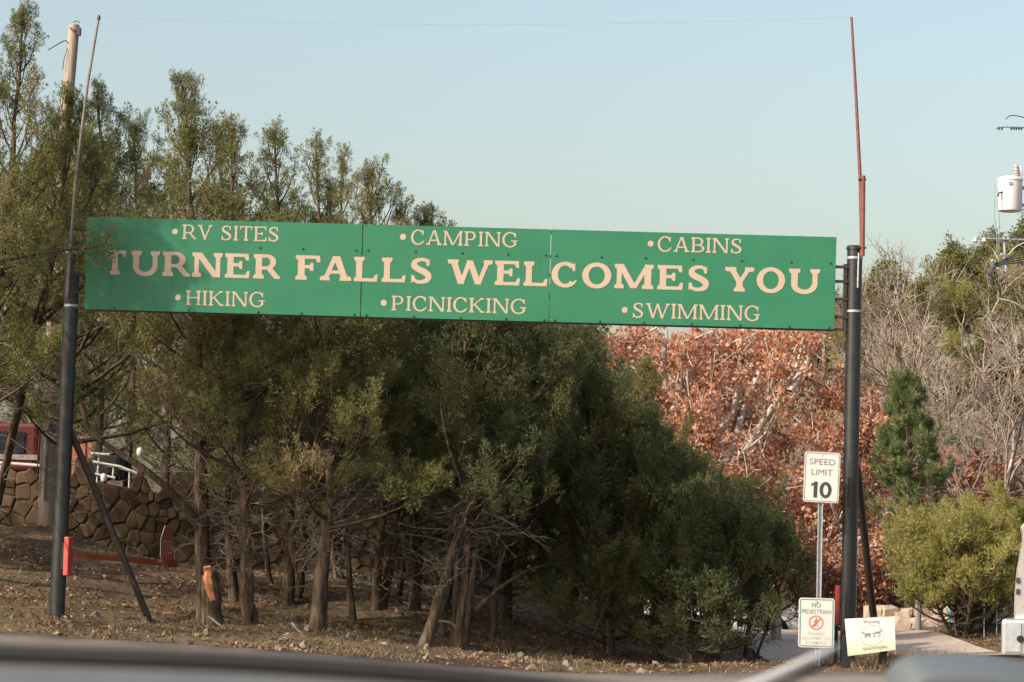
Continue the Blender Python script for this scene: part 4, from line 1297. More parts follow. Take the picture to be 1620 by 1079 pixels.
cedar('shaded understory cedar behind the double trunked cedar', [tr((735, 0, 47), (735, 860, 47), (740, 640, 47))], 1.6, .06, 80, 49, mat='cedar_dark', r0=.08, dead=15, tint=.4, dens=.9, bare_inner=.05, conic=.7, plume=.3)
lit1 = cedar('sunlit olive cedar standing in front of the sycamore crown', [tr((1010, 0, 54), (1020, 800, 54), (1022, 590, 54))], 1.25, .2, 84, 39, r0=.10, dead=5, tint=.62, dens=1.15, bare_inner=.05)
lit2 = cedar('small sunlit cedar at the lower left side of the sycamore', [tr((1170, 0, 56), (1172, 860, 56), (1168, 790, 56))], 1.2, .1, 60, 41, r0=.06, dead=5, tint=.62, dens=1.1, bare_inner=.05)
# second row on the camp terrace, seen through the gaps
back1 = cedar('hazy green cedar on the terrace behind the stone wall', [[V(0, 0, 0), V(.05, 0, 2), V(0, .1, 4.6), V(0, 0, 6.4)]], 2.1, .05, 110, 43, r0=.10, dead=30, tint=.5, floor_gap=-50, bare_inner=.15)
GR = 'cedars of the second row on the terrace'
ORD = 'first second third fourth fifth sixth seventh eighth ninth tenth eleventh twelfth'.split()
back1['label'] = 'first cedar from the left in the second row on the terrace'
first = True
for iq, (px, Y, s_, rz) in enumerate(((-60, 56, 1.15, .3), (60, 58, 1.05, 1.2), (128, 55.5, .9, 3.3), (262, 55, .95, 2.0), (340, 59, 1.0, 3.1), (425, 57, .95, 4.0), (500, 60, .98, 5.2), (575, 57, .88, .9), (650, 60, .92, 2.6), (735, 56, .80, 3.7), (830, 58, .82, 4.6), (905, 57, .70, 5.6))):
    x = at(px, 800, Y)[0]; loc = V(x, Y, float(gz(x, Y)) - .1)
    if first:
        back1.location = Vector(loc); back1.rotation_euler.z = rz; back1.scale = (s_,) * 3; back1['group'] = GR; first = False
    else:
        copy_tree(back1, loc, rz, s_, ORD[iq] + ' cedar from the left in the second row on the terrace', GR)

SHG = 'cedars added outside the left edge to shade the bank'
for x, y, s_, rz in ((-11.2, 40.8, 1.05, 1.0), (-10.6, 45.0, 1.0, 2.5), (-14.5, 37.0, 1.1, 4.0), (-13.0, 42.5, 1.05, 5.0)):  # unseen copies added to throw shade on the wall and bank
    copy_tree(back1, V(x, y, float(gz(x, y)) - .1), rz, s_, 'cedar added out of the picture beyond the left edge for shade', SHG)

# ------------------------------------------------------------------ golden juniper on the right
cedar('wide golden green juniper bush in full sun by the white pickup', [tr((1520, 0, 47), (1510, 940, 47), (1500, 850, 47)), tr((1528, 0, 47.2), (1560, 930, 47.2), (1580, 830, 47.2)), tr((1515, 0, 46.8), (1480, 950, 46.6), (1468, 880, 46.5)), tr((1535, 0, 47.4), (1590, 950, 47.4), (1630, 830, 47.5)), tr((1525, 0, 46.4), (1535, 950, 46.0), (1545, 870, 45.8))],
      1.1, .22, 84, 51, mat='cedar_gold', r0=.06, dead=14, tint=.5, dens=1.25, bare_inner=.05, name='juniper_bush', conic=.5, plume=.5)


# ------------------------------------------------------------------ deciduous trees
def grow(rs, p, d, L, r_, depth, out_, spread=.55, up=.12, kids=(2, 4), lens=(.55, .8), wob=.10):
    pts = bend(p, d, L, up, rs, 5, wob)
    out_.append((depth, pts, np.linspace(r_, r_ * .55, 5)))
    if depth == 0: return
    for _ in range(rs.randint(kids[0], kids[1] + 1)):
        u = rs.uniform(.35, 1.0); f_ = u * 4; k0 = min(int(f_), 3)
        q0 = pts[k0] + (pts[k0 + 1] - pts[k0]) * (f_ - k0)
        dd2 = (pts[k0 + 1] - pts[k0]); dd2 /= np.linalg.norm(dd2)
        nd = dd2 + rs.normal(0, spread, 3)
        grow(rs, q0, nd, L * rs.uniform(*lens), r_ * rs.uniform(.5, .7), depth - 1, out_, spread, up, kids, lens, wob)
    # leader continues
    grow(rs, pts[-1], pts[-1] - pts[-2] + rs.normal(0, .12, 3) * np.linalg.norm(pts[-1] - pts[-2]), L * rs.uniform(.65, .85), r_ * .6, depth - 1, out_, spread, up, kids, lens, wob)


def bare_tree(name, label, seed, H=8.0, r0=.16, depth=5, group=None, mat='bark_grey', twigr=.010, spread=.5):
    rs = np.random.RandomState(seed)
    root = thing(name, (0, 0, 0), label, 'tree', group)
    segs = []
    grow(rs, V(0, 0, -.1), V(rs.normal(0, .10), rs.normal(0, .10), 1), H * .30, r0, depth, segs, spread, .06, (2, 3), (.6, .88), .13)
    big = [s_ for s_ in segs if s_[0] >= depth - 1]; small = [s_ for s_ in segs if s_[0] < depth - 1]
    o = obj_me('trunk', join_np('trunk', [tubes_np(np.array([s_[1] for s_ in big]), np.array([s_[2] for s_ in big]), 7)], M[mat]), root)
    o = obj_me('branches', join_np('branches', [tubes_np(np.array([s_[1] for s_ in small]), np.maximum(np.array([s_[2] for s_ in small]), twigr), 3)], M[mat]), root)
    return root, segs


def leaf_mesh(name, pos, size, tint, mat, rs, hang=.5):
    n = len(pos)
    d = rs.normal(0, 1, (n, 3)) + V(0, 0, -hang * 1.6); d /= np.linalg.norm(d, axis=1)[:, None]
    s_ = np.cross(d, rs.normal(0, 1, (n, 3))); s_ /= np.linalg.norm(s_, axis=1)[:, None]
    nn_ = np.cross(d, s_)
    L = size[:, None]
    a = pos; b = pos + d * L * .45 + s_ * L * .55 + nn_ * L * .14; c = pos + d * L * 1.0; e_ = pos + d * L * .45 - s_ * L * .55 + nn_ * L * .14
    vs = np.stack([a, b, c, e_], 1).reshape(-1, 3)
    i = np.arange(n) * 4
    f_ = np.concatenate([np.stack([i, i + 1, i + 2], -1), np.stack([i, i + 2, i + 3], -1)])
    return mesh_np(name, vs, [f_], mat, False, np.repeat(tint, 4))


def leafy(root, segs, depthmax, n, spread, size, mat, seed, tint=(.5, .22), name='crown', hang=.5, bear=1.0):
    rs = np.random.RandomState(seed)
    tw = [s_ for s_ in segs if s_[0] <= depthmax and rs.rand() < bear]
    pts = np.array([s_[1] for s_ in tw])
    k = rs.randint(0, len(tw), n); f_ = rs.randint(1, 5, n)
    pos = pts[k, f_] + rs.normal(0, spread, (n, 3))
    n = len(pos)
    cl = rs.normal(tint[0], tint[1], len(tw))[k]
    o = obj_me(name, leaf_mesh(name, pos, rs.uniform(.5, 1.35, n) * size, np.clip(cl + rs.normal(0, .12, n), 0, 1), M[mat], rs, hang), root)
    return tag(o, kind='stuff')


# the rust coloured sycamore
sy = thing('sycamore_tree', (0, 0, 0), 'large sycamore full of rust brown dead leaves with white limbs', 'tree')
rs = np.random.RandomState(64)
segs = []
sb_ = on_ground(1195, 64)
st = [sb_, at(1175, 830, 64), at(1150, 740, 64), at(1125, 690, 64)]
C_, tm = trunk_np(st, .24, .17, rs, 12, 20)
limbs = [[at(1152, 745, 64), at(1200, 680, 63.5), at(1250, 600, 63)], [at(1122, 690, 64), at(1100, 640, 64), at(1085, 560, 64)], [at(1125, 690, 64), at(1160, 650, 64.2), at(1165, 570, 64.5)],
         [at(1165, 800, 64), at(1245, 775, 63.2), at(1330, 700, 62.6)], [at(1172, 840, 64), at(1260, 830, 64), at(1390, 760, 64)], [at(1140, 725, 64), at(1090, 690, 65), at(1010, 600, 65.5)],
         [at(1185, 880, 64), at(1270, 890, 63), at(1340, 850, 62.5)], [at(1150, 745, 64), at(1180, 640, 65.5), at(1215, 560, 66.5)], [at(1170, 820, 64), at(1130, 800, 62.6), at(1105, 760, 62)],
         [at(1190, 920, 64), at(1240, 930, 63), at(1300, 920, 62.6)], [at(1100, 640, 64), at(1040, 580, 64), at(985, 545, 64)], [at(1150, 740, 64), at(1060, 620, 63.5), at(1050, 540, 63)], [at(1250, 620, 63), at(1280, 560, 63.4), at(1240, 530, 64)], [at(1280, 780, 63), at(1360, 720, 63), at(1420, 690, 63)], [at(1300, 850, 63), at(1370, 830, 63), at(1410, 800, 62)], [at(1090, 690, 65), at(1040, 680, 66), at(1000, 640, 66)], [at(1120, 700, 65), at(1080, 740, 66), at(1030, 720, 66.5)]]
parts = [tm]
for lp_ in limbs:
    c_, m_ = trunk_np(lp_, .10, .05, rs, 8, 12, flare=.05); parts.append(m_)
    for k in range(5):
        i0 = rs.randint(3, 11); d = c_[min(i0 + 1, 11)] - c_[i0 - 1]; d /= np.linalg.norm(d)
        grow(rs, c_[i0], d + rs.normal(0, .55, 3), rs.uniform(.9, 1.5), .04, 2, segs, .6, .15, (2, 3), (.6, .85))
    grow(rs, c_[-1], c_[-1] - c_[-2], 1.0, .05, 2, segs, .55, .12, (2, 4), (.6, .85))
_zt = lambda p_: at(1100, 522, p_[1])[2]
def _px(q_):
    d_ = q_ - CAM; return 810 + FPX * (d_ @ _r) / (d_ @ _f), 539.5 - FPX * (d_ @ _u) / (d_ @ _f)


def _keep(q_):
    a_, b_ = _px(q_); return b_ > 518 and a_ < 1300 + 130 * min(1, max(0, (b_ - 540) / 130))


segs = [s_ for s_ in segs if all(_keep(q_) for q_ in s_[1])]
sy.location = Vector(sb_)
obj_me('trunk', join_np('trunk', parts, M['bark_white']), sy)
obj_me('branches', join_np('branches', [tubes_np(np.array([s_[1] for s_ in segs]), np.maximum(np.array([s_[2] for s_ in segs]), .008), 4)], M['bark_white']), sy)
leafy(sy, segs, 2, 47000, .14, .088, 'rust', 65, hang=.6, bear=.7)

# hillside wood: a few source trees, then copies set one by one
bt = [bare_tree('bare_tree', 'leafless grey tree', 100 + k, H, r_, 5, None, 'bark_grey', .011, sp_) for k, (H, r_, sp_) in enumerate(((8.0, .19, .60), (7.5, .17, .75), (8.5, .18, .65), (7.0, .15, .8)))]
WOOD = 'leafless trees of the hillside wood'
src_used = [False] * 4


def place_bare(k, px, Y, s_, rz, label, group=None):
    x = at(px, 700, Y)[0]; loc = V(x, Y, float(gz(x, Y)) - .15)
    if not src_used[k]:
        r_ = bt[k][0]; r_.location = Vector(loc); r_.rotation_euler.z = rz; r_.scale = (s_,) * 3; r_['label'] = label; src_used[k] = True
        if group: r_['group'] = group
    else:
        r_ = copy_tree(bt[k][0], loc, rz, s_, label)
        if group: r_['group'] = group
        elif 'group' in r_: del r_['group']
    return r_


place_bare(0, 1442, 96, 1.05, .4, 'pale forked leafless tree rising straight above the pine')
place_bare(1, 1378, 84, .80, 1.5, 'leafless tree close to the right side of the black post')
place_bare(2, 1590, 70, .95, 2.2, 'big leafless tree with bright limbs at the right edge over the golden juniper')
place_bare(3, 1510, 88, .9, 3.0, 'spreading leafless tree between the pine and the right edge')
rs = np.random.RandomState(77)
for px in np.arange(1345, 1700, 30):
    place_bare(rs.randint(0, 4), px + rs.uniform(-10, 10), rs.uniform(74, 92), rs.uniform(.38, .55), rs.rand() * 6.28, 'smaller leafless grey tree in the hillside wood', WOOD)
for Y in (84, 98, 112, 126, 140):
    for px in np.arange(1290, 1720, 62):
        k = rs.randint(0, 4)
        place_bare(k, px + rs.uniform(-24, 24), Y + rs.uniform(-4, 4), rs.uniform(.55, .8), rs.rand() * 6.28, 'smaller leafless grey tree in the hillside wood', WOOD)
for px, Y, s_ in ((985, 120, .8), (1060, 110, .8), (1150, 118, .9), (1230, 104, .85), (920, 130, .7)):
    place_bare(rs.randint(0, 4), px, Y, s_, rs.rand() * 6, 'smaller leafless grey tree in the hillside wood', WOOD)


def ever_tree(seed, H, W_, label, mat='oak_ever', kind='oak', n=420, sc_=(.7, 1.2)):
    rs = np.random.RandomState(seed)
    root = thing('evergreen_oak', (0, 0, 0), label, 'tree')
    segs = []
    grow(rs, V(0, 0, -.1), V(0, 0, 1), H * .36, .14, 3, segs, .6, .1, (3, 4), (.55, .8))
    obj_me('trunk', join_np('trunk', [tubes_np(np.array([s_[1] for s_ in segs]), np.array([s_[2] for s_ in segs]), 5)], M['bark_grey']), root)
    tips = np.array([s_[1] for s_ in segs if s_[0] <= 1])
    k = rs.randint(0, len(tips), n)
    pos = tips[k, rs.randint(1, 5, n)] + rs.normal(0, .22, (n, 3))
    d = pos - V(0, 0, H * .35); d /= np.linalg.norm(d, axis=1)[:, None]
    tn = np.clip(.5 + rs.normal(0, .2, len(tips))[k], 0, 1)
    o = obj_me('crown', sprays_mesh('crown', pos, d + rs.normal(0, .3, (n, 3)), rs.uniform(*sc_, n), tn, kind, M[mat], rs), root)
    tag(o, kind='stuff')
    return root


ev = [ever_tree(200, 7.5, 3, 'rounded evergreen oak', n=620), ever_tree(201, 6.5, 3, 'olive evergreen oak', n=520), ever_tree(202, 6.0, 2.5, 'yellow green hillside cedar', 'cedar_gold', 'cedar', 900, (.6, 1.0))]
used = [False] * 3


def place_ever(k, px, Y, s_, rz, label, group=None):
    x = at(px, 600, Y)[0]; loc = V(x, Y, float(gz(x, Y)) - .1)
    if not used[k]:
        r_ = ev[k]; r_.location = Vector(loc); r_.rotation_euler.z = rz; r_.scale = (s_,) * 3; r_['label'] = label; used[k] = True
    else:
        r_ = copy_tree(ev[k], loc, rz, s_, label)
    if group: r_['group'] = group
    elif 'group' in r_: del r_['group']


place_ever(0, 1535, 152, .80, .3, 'tallest rounded evergreen crown on the ridge below the transformer')
place_ever(1, 1455, 150, .62, 1.2, 'evergreen crown on the ridge left of the tallest one')
place_ever(2, 1585, 140, .8, 2.0, 'bright yellow green cedar on the ridge near the right edge')
EG = 'evergreen crowns along the hillside ridge'
for px, Y, s_ in ((1385, 148, 1.0), (1420, 144, .95), (1490, 142, 1.0), (1520, 138, .9), (1610, 150, 1.2), (1650, 146, 1.2), (1560, 134, .9), (1440, 134, .8), (1350, 150, 1.0), (1310, 146, 1.0), (1270, 142, .95), (1385, 132, .8), (1500, 120, .6), (1600, 118, .65), (1370, 118, .6), (1225, 140, .9), (1180, 138, .8), (1690, 150, 1.2), (1630, 128, .8), (1410, 156, 1.1), (1470, 158, 1.1), (1505, 160, 1.2), (1575, 158, 1.2), (1640, 160, 1.2), (1480, 110, .45), (1555, 108, .5), (1400, 104, .5), (1520, 98, .42), (1610, 100, .55), (1440, 118, .6), (1575, 116, .6), (1360, 128, .8)):
    place_ever(rs.randint(0, 3), px, Y, s_ * .68, rs.rand() * 6, 'evergreen crown among the bare trees of the hillside ridge', EG)

# russet undergrowth trees
ru, ru_segs = bare_tree('russet_oak', 'reddish brown small oak thicket tree right of the pine', 300, 4.6, .08, 4, None, 'bark_grey', .009, .6)
leafy(ru, ru_segs, 2, 3800, .16, .15, 'russet', 301)
first = True
for px, Y, s_, lab in ((1528, 74, 1.0, 'reddish leafed small oak right of the pine'), (1470, 80, .9, 'reddish leafed small oak tucked behind the pine'), (1600, 78, .8, 'reddish leafed small oak at the right edge below the bare limbs'), (1405, 66, .75, 'low russet oak between the black post and the pine'), (1330, 70, .8, 'low russet oak behind the black post'), (1290, 58, .5, 'rusty shrub behind the road sign')):
    x = at(px, 700, Y)[0]; loc = V(x, Y, float(gz(x, Y)) - .1)
    if first: ru.location = Vector(loc); ru.scale = (s_,) * 3; ru['label'] = lab; first = False
    else: copy_tree(ru, loc, rs.rand() * 6, s_, lab)
    
# the young pine
pn = on_ground(1438, 58)
pine = thing('pine_tree', pn, 'young blue green pine with a pointed top right of the black post', 'tree')
rs = np.random.RandomState(400)
ptop = at(1437, 612, 58)
C_, tm = trunk_np([pn - V(0, 0, .2), (pn + ptop) / 2, ptop], .10, .012, rs, 9, 20)
P4, R4, pos, dr, sc, tn = [], [], [], [], [], []
for i in range(126):
    s_ = (i // 7 + .5 + rs.normal(0, .10)) / 18; t = .30 + .70 * s_; fi = t * 19; i0 = min(int(fi), 18); p0 = C_[i0] + (C_[i0 + 1] - C_[i0]) * (fi - i0)
    L = (1.2 * (1 - s_) ** .9 * min(1, .55 + s_ * 1.8) + .10) * rs.uniform(.45, 1.2); a = i * .9 + rs.normal(0, .3); el = R(12 + 40 * s_ + rs.normal(0, 6))
    b_ = bend(p0, V(math.cos(a) * math.cos(el), math.sin(a) * math.cos(el), math.sin(el)), L, .5, rs, 5, .06); P4.append(b_); R4.append(np.linspace(.016, .005, 5))
    dn = .35 if s_ < .28 else 1.0
    for j in range(max(2, int(L * 9 * dn))):
        u = rs.uniform(.3, 1) ** .6; f_ = u * 4; k0 = min(int(f_), 3); q0 = b_[k0] + (b_[k0 + 1] - b_[k0]) * (f_ - k0)
        pos.append(q0 + rs.normal(0, .06, 3)); dr.append(b_[k0 + 1] - b_[k0] + V(0, 0, .15) + rs.normal(0, .10, 3)); sc.append(rs.uniform(.26, .46)); tn.append(.5 + rs.normal(0, .22))
obj_me('trunk', join_np('trunk', [tm, tubes_np(np.array(P4), np.array(R4), 4)], M['bark_grey']), pine)
tag(obj_me('crown', sprays_mesh('crown', pos, dr, sc, tn, 'pine', M['pine'], rs), pine), kind='stuff')

# ------------------------------------------------------------------ stone walls
def stone_mesh(rs, mat, size):
    bm = bmesh.new()
    bmesh.ops.create_cube(bm, size=1.0)
    bmesh.ops.bevel(bm, geom=list(bm.edges), offset=.16, segments=1, affect='EDGES')
    for v_ in bm.verts:
        v_.co = Vector((v_.co.x * size[0], v_.co.y * size[1], v_.co.z * size[2])) + Vector(rs.normal(0, .024, 3) * min(1, size[0] / .2))
    me = bpy.data.meshes.new('stone'); bm.to_mesh(me); bm.free(); me.materials.append(mat)
    return me


rs = np.random.RandomState(500)
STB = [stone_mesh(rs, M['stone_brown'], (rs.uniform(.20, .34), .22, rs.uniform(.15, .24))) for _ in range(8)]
wx = np.linspace(-11.0, 0.5, 60)
wl = thing('stone_wall', (-6, float(wall_y(-6)), float(gz(-6, wall_y(-6) - .3, False))), 'brown rubble stone retaining wall behind the roadside cedars', 'wall')
mb = MB()
ring = []
for x in wx:
    y = float(wall_y(x)); zb = float(gz(x, y - .1, False)) - .2; zt = float(base_z(x, y)) + float(wall_h(x)) + .06
    ring.append([(x, y - .04, zb), (x, y - .04, zt), (x, y + .42, zt + .01), (x, y + .42, zb)])
vs = [q_ for r_ in ring for q_ in r_]
fs = []
for i in range(len(wx) - 1):
    for j in range(4):
        a = i * 4 + j; b = i * 4 + (j + 1) % 4; fs.append((a, b, b + 4, a + 4))
fs += [(0, 3, 2, 1), tuple(len(vs) - 4 + k for k in range(4))]
mb.add(vs, fs); mb.build('core', M['mortar'], wl)
pts2 = []
while len(pts2) < 285:                         # rubble: irregular cells over the wall face
    best = None
    for _ in range(3):
        c_ = (rs.uniform(-9.3, -1.0), rs.uniform(-.12, 1.25))
        dm = min([((c_[0] - q_[0]) ** 2 + ((c_[1] - q_[1]) * 1.35) ** 2) for q_ in pts2] or [9])
        if best is None or dm > best[0]: best = (dm, c_)
    pts2.append(best[1])
pa = np.array(pts2)
for i, (cx, cy) in enumerate(pts2):
    poly = [(cx - .4, cy - .35), (cx + .4, cy - .35), (cx + .4, cy + .35), (cx - .4, cy + .35)]
    near = np.argsort(((pa - pa[i]) ** 2).sum(1))[1:14]
    for j in near:
        mx_, my_ = (cx + pa[j][0]) / 2, (cy + pa[j][1]) / 2; nx_, ny_ = pa[j][0] - cx, pa[j][1] - cy
        new = []
        for k in range(len(poly)):
            p_, q_ = poly[k], poly[(k + 1) % len(poly)]
            dp_ = (p_[0] - mx_) * nx_ + (p_[1] - my_) * ny_; dq_ = (q_[0] - mx_) * nx_ + (q_[1] - my_) * ny_
            if dp_ <= 0: new.append(p_)
            if dp_ * dq_ < 0: t_ = dp_ / (dp_ - dq_); new.append((p_[0] + (q_[0] - p_[0]) * t_, p_[1] + (q_[1] - p_[1]) * t_))
        poly = new
        if len(poly) < 3: break
    if len(poly) < 3 or cy > float(wall_h(cx)) + .10: continue
    y_ = float(wall_y(cx)) - .04; zb_ = float(base_z(cx, y_)); pr_ = rs.uniform(.02, .06)
    k = len(poly); gp = .965
    ring_ = lambda f_, d_: [(cx + (a - cx) * f_ + rs.normal(0, .006), y_ - d_, zb_ + cy + (b - cy) * f_ + rs.normal(0, .006)) for a, b in poly]
    vs = ring_(gp, -.04) + ring_(gp, pr_ * .55) + ring_(gp * .80, pr_)
    fs = [(m * k + j, m * k + (j + 1) % k, (m + 1) * k + (j + 1) % k, (m + 1) * k + j) for m in range(2) for j in range(k)] + [tuple(2 * k + j for j in range(k))]
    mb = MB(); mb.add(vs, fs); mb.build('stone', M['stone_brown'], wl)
STP = [stone_mesh(rs, M['stone_pink'], (rs.uniform(.25, .5), .3, rs.uniform(.16, .28))) for _ in range(6)]
lw = thing('rock_edging', on_ground(1460, 52), 'low pale limestone rock edging behind the warning board', 'wall')
for row in range(2):
    for px in np.arange(1375 + 9 * row, 1565, 25):
        b = on_ground(px + rs.uniform(-5, 5), 52.0 + .2 * row)
        o = obj_me('stone', STP[rs.randint(0, 6)], lw); o.location = Vector(b) + Vector((0, 0, .08 + .22 * row + rs.normal(0, .03)))
        o.rotation_euler = (rs.normal(0, .12), rs.normal(0, .12), rs.normal(0, .3)); s_ = rs.uniform(.8, 1.15); o.scale = (s_, s_, s_)
for px, Y, s_ in ((1545, 48.5, 1.6), (1532, 48.0, 1.0)):
    o = obj_me('boulder', STP[2 if s_ > 1.2 else 4]); b = on_ground(px, Y); o.location = Vector(b) + Vector((0, 0, .12)); o.scale = (s_, s_, s_ * 1.3); o.rotation_euler = (.2, .3, 1)
    tag(o, 'larger pale boulder under the golden juniper' if s_ > 1.2 else 'smaller pale rock leaning by the boulder under the golden juniper', 'rock')

# ------------------------------------------------------------------ the weathered pole behind the left post
ub = on_ground(74, 46.2)
up_ = thing('utility_pole', ub, 'weathered leaning wooden utility pole rising behind the left post', 'pole')
mb = MB(); mb.tube([ub - V(0, 0, .4), at(76, 750, 46.2), at(88, 480, 46.2), at(103, 200, 46.2), at(117.5, 40, 46.2)], [.155, .145, .125, .102, .090], 20); mb.build('shaft', M['pole_wood'], up_, auto=True)
mb = MB(); mb.lathe(at(117.6, 40, 46.2), [(.088, -.02), (.088, .0), (.03, .03)], 16); mb.build('top_cap', M['pole_wood'], up_, auto=True)
mb = MB(); mb.box(at(125, 50, 46.1), (.07, .08, .13), bevel=.01); mb.build('bracket', M['wire'], up_)
mb = MB(); mb.tube([at(111, 44, 46.1), at(118, 49, 46.05)], .016, 6); mb.build('through_bolt', M['wire'], up_)
mb = MB(); mb.tube([at(68, 790, 46.0), at(72, 700, 46.0), at(80, 655, 46.0)], .022, 8); mb.build('conduit', M['galv'], up_, auto=True)
mb = MB(); mb.tube([at(58, 772, 46.0), at(59, 740, 45.95), at(62, 690, 45.95), at(66, 676, 46.0), at(72, 678, 46.05)], .010, 6); mb.build('ground_cable', M['orange_brown'], up_)
mb = MB(); mb.tube([at(76, 79, 46.2), at(88, 72, 46.1), at(98, 66, 46.1), at(104, 64, 46.1), at(108, 68, 46.15)], .009, 6); mb.build('tap_wire', M['wire'], up_)
mb = MB(); mb.tube([at(99, 110, 46.1), at(101, 95, 46.1), at(105, 82, 46.1), at(107, 75, 46.15)], .007, 6); mb.build('drop_wire', M['wire'], up_)
mb = MB(); mb.tube([at(116, 35, 46.2), at(121, 33, 46.2), at(127, 36, 46.2)], .008, 6); mb.build('pole_top_pin', M['wire'], up_)

# ------------------------------------------------------------------ transformer pole just past the right edge
TY = 46.0
tb = on_ground(1655, TY)
tp = thing('transformer_pole', tb, 'utility pole at the right edge carrying a pale grey transformer can and cables', 'pole')
mb = MB(); mb.tube([tb - V(0, 0, .4), at(1642, 400, TY), at(1634, 120, TY)], [.16, .13, .11], 18); mb.build('shaft', M['pole_wood'], tp, auto=True)
tc_ = at(1597.5, 335, TY - .15)
r_ = .198
mb = MB(); mb.lathe(tc_, [(.15, .0), (r_ * .96, .012), (r_, .03), (r_, .50), (r_ + .012, .505), (r_ + .012, .53), (r_ * .8, .565), (.05, .59)], 32); can = mb.build('transformer_can', M['transformer'], tp, auto=True)
mb = MB(); mb.lathe(tc_ + V(.09, -.05, .57), [(.03, 0), (.05, .02), (.03, .04), (.055, .06), (.03, .085), (.05, .10), (.028, .13), (.04, .15), (.02, .20)], 14); mb.build('bushing', M['ceramic'], can, auto=True)
mb = MB(); mb.box(tc_ + V(.15, .0, .62), (.09, .10, .26), bevel=.02); mb.build('arrester', M['transformer'], can)
for hh in (.12, .40):
    mb = MB(); mb.box(tc_ + V(.30, .05, hh), (.24, .06, .05)); mb.build('hanger_bracket', M['galv'], can)
mb = MB(); mb.box(tc_ + V(-.03, -.205, .44), (.05, .02, .05), rz=.1); mb.build('lifting_lug', M['galv'], can)
mb = MB(); mb.tube([tc_ + V(-.15, -.14, .30), tc_ + V(-.21, -.16, .28), tc_ + V(-.215, -.16, .22)], .014, 8); mb.build('side_terminal', M['wire'], can)
for k, (px1, px2) in enumerate(((1572, 1576), (1576, 1579))):
    mb = MB(); mb.tube([at(px1 + 2, 292, TY - .35), at(px1 + 1, 315, TY - .36), at(px2 - 3 + 5 * k, 345, TY - .34), at(px2 + 1, 372, TY - .3), at(px2 + 2, 400, TY - .2)], .008, 6); mb.build('drop_cable', M['wire_blue'], tp)
mb = MB(); mb.tube([at(1541, 377, TY - .3), at(1580, 378.5, TY - .15), at(1642, 380, TY)], .018, 8); mb.build('lamp_arm', M['galv'], tp)
for px in (1543, 1557):
    mb = MB(); mb.lathe(at(px, 381, TY - .3), [(.03, -.03), (.05, -.01), (.03, .03), (.012, .06)], 10); mb.build('spool_insulator', M['pipe_white'], tp, auto=True)
mb = MB(); mb.tube([at(1588, 375, TY - .1), at(1592, 430, TY - .1)], .022, 8); mb.build('rack_bar', M['galv'], tp)
for a_, b_, c_ in (((1550, 384), (1568, 392), (1578, 408)), ((1620, 384), (1608, 390), (1596, 402)), ((1620, 416), (1610, 412), (1602, 410))):
    mb = MB(); mb.tube(spline([at(*a_, TY - .2), at(*b_, TY - .2), at(*c_, TY - .2)], 8), .010, 6); mb.build('tie_rod', M['pipe_white'], tp)
for k in range(5):
    y0 = 400 + 3.0 * k
    mb = MB(); mb.tube(spline([at(1660, y0 - 4, TY - .1), at(1615, y0 - 1 + k, TY - .25), at(1590, 410 + 2 * k, TY - .3), at(1574 - 2 * k, 418 + 2 * k, TY - .3), at(1568 - k, 432 + k, TY - .3), at(1569 + 2 * k, 446 - 2 * k, TY - .28)], 18), .013, 6); mb.build('service_cable', M['wire'], tp)
for px, py, s_ in ((1572, 413, .05), (1586, 403, .045), (1580, 425, .035), (1592, 425, .03)):
    mb = MB(); mb.box(at(px, py, TY - .34), (s_ * 1.6, s_, s_), rz=.3, ry=.3, bevel=.008); mb.build('connector', M['galv'], tp)
mb = MB(); mb.tube([at(1576, 203, TY - .4), at(1590, 201, TY - .4), at(1650, 203, TY)], .008, 6); mb.build('primary_wire', M['wire'], tp)
for px in (1580, 1585, 1600, 1604, 1608, 1612, 1616):
    mb = MB(); mb.lathe(at(px, 203, TY - .4), [(.008, -.03), (.018, -.01), (.018, .01), (.006, .03)], 8); mb.build('line_spacer', M['wire'], tp, auto=True)
mb = MB(); mb.tube(spline([at(1591, 189, TY - .3), at(1598, 183, TY - .3), at(1612, 184, TY - .2), at(1634, 190, TY)], 10), .008, 6); mb.build('jumper_wire', M['wire'], tp)
mb = MB(); a = at(1640, 560, TY); b = on_ground(1545, 49); mb.tube([a, b], .016, 6); mb.build('guy_wire', M['wire'], tp)

# grey post, teal pole and garden lights on the right
for nm, px, py, Y, r_, mt, lab, cat in (('wooden_post', 1452, 880, 50, .055, 'grey_wood', 'plain grey wooden post in front of the limestone edging', 'post'), ('painted_pole', 1502, 925, 51, .030, 'teal', 'thin teal pole half hidden by the golden juniper', 'pole'),
                                        ('bollard', 1227, 955, 47, .085, 'grey_wood', 'short round wooden bollard before the white car', 'bollard')):
    b = on_ground(px, Y); t_ = at(px + 2, py, Y)
    mb = MB(); mb.tube([b - V(0, 0, .25), (b + t_) / 2, t_ - V(0, 0, .02), t_], [r_ * 1.05, r_, r_, r_ * .6], 14); tag(mb.build(nm, M[mt], auto=True), lab, cat)
lg = 'garden stake lights under the golden juniper'
for px, py in ((1557, 955), (1577, 958)):
    b = on_ground(px, 46.2); lt_ = thing('garden_light', b, 'left' if 0 else ('white topped stake light under the golden juniper nearer the trunk' if px == 1557 else 'white topped stake light under the golden juniper nearer the pickup'), 'light', lg)
    t_ = at(px, py, 46.2); mb = MB(); mb.tube([b - V(0, 0, .1), t_], .008, 6); mb.build('stake', M['galv'], lt_)
    mb = MB(); mb.lathe(t_, [(.01, 0), (.03, .03), (.045, .06), (.03, .075)], 10); mb.build('head', M['pipe_white'], lt_, auto=True)


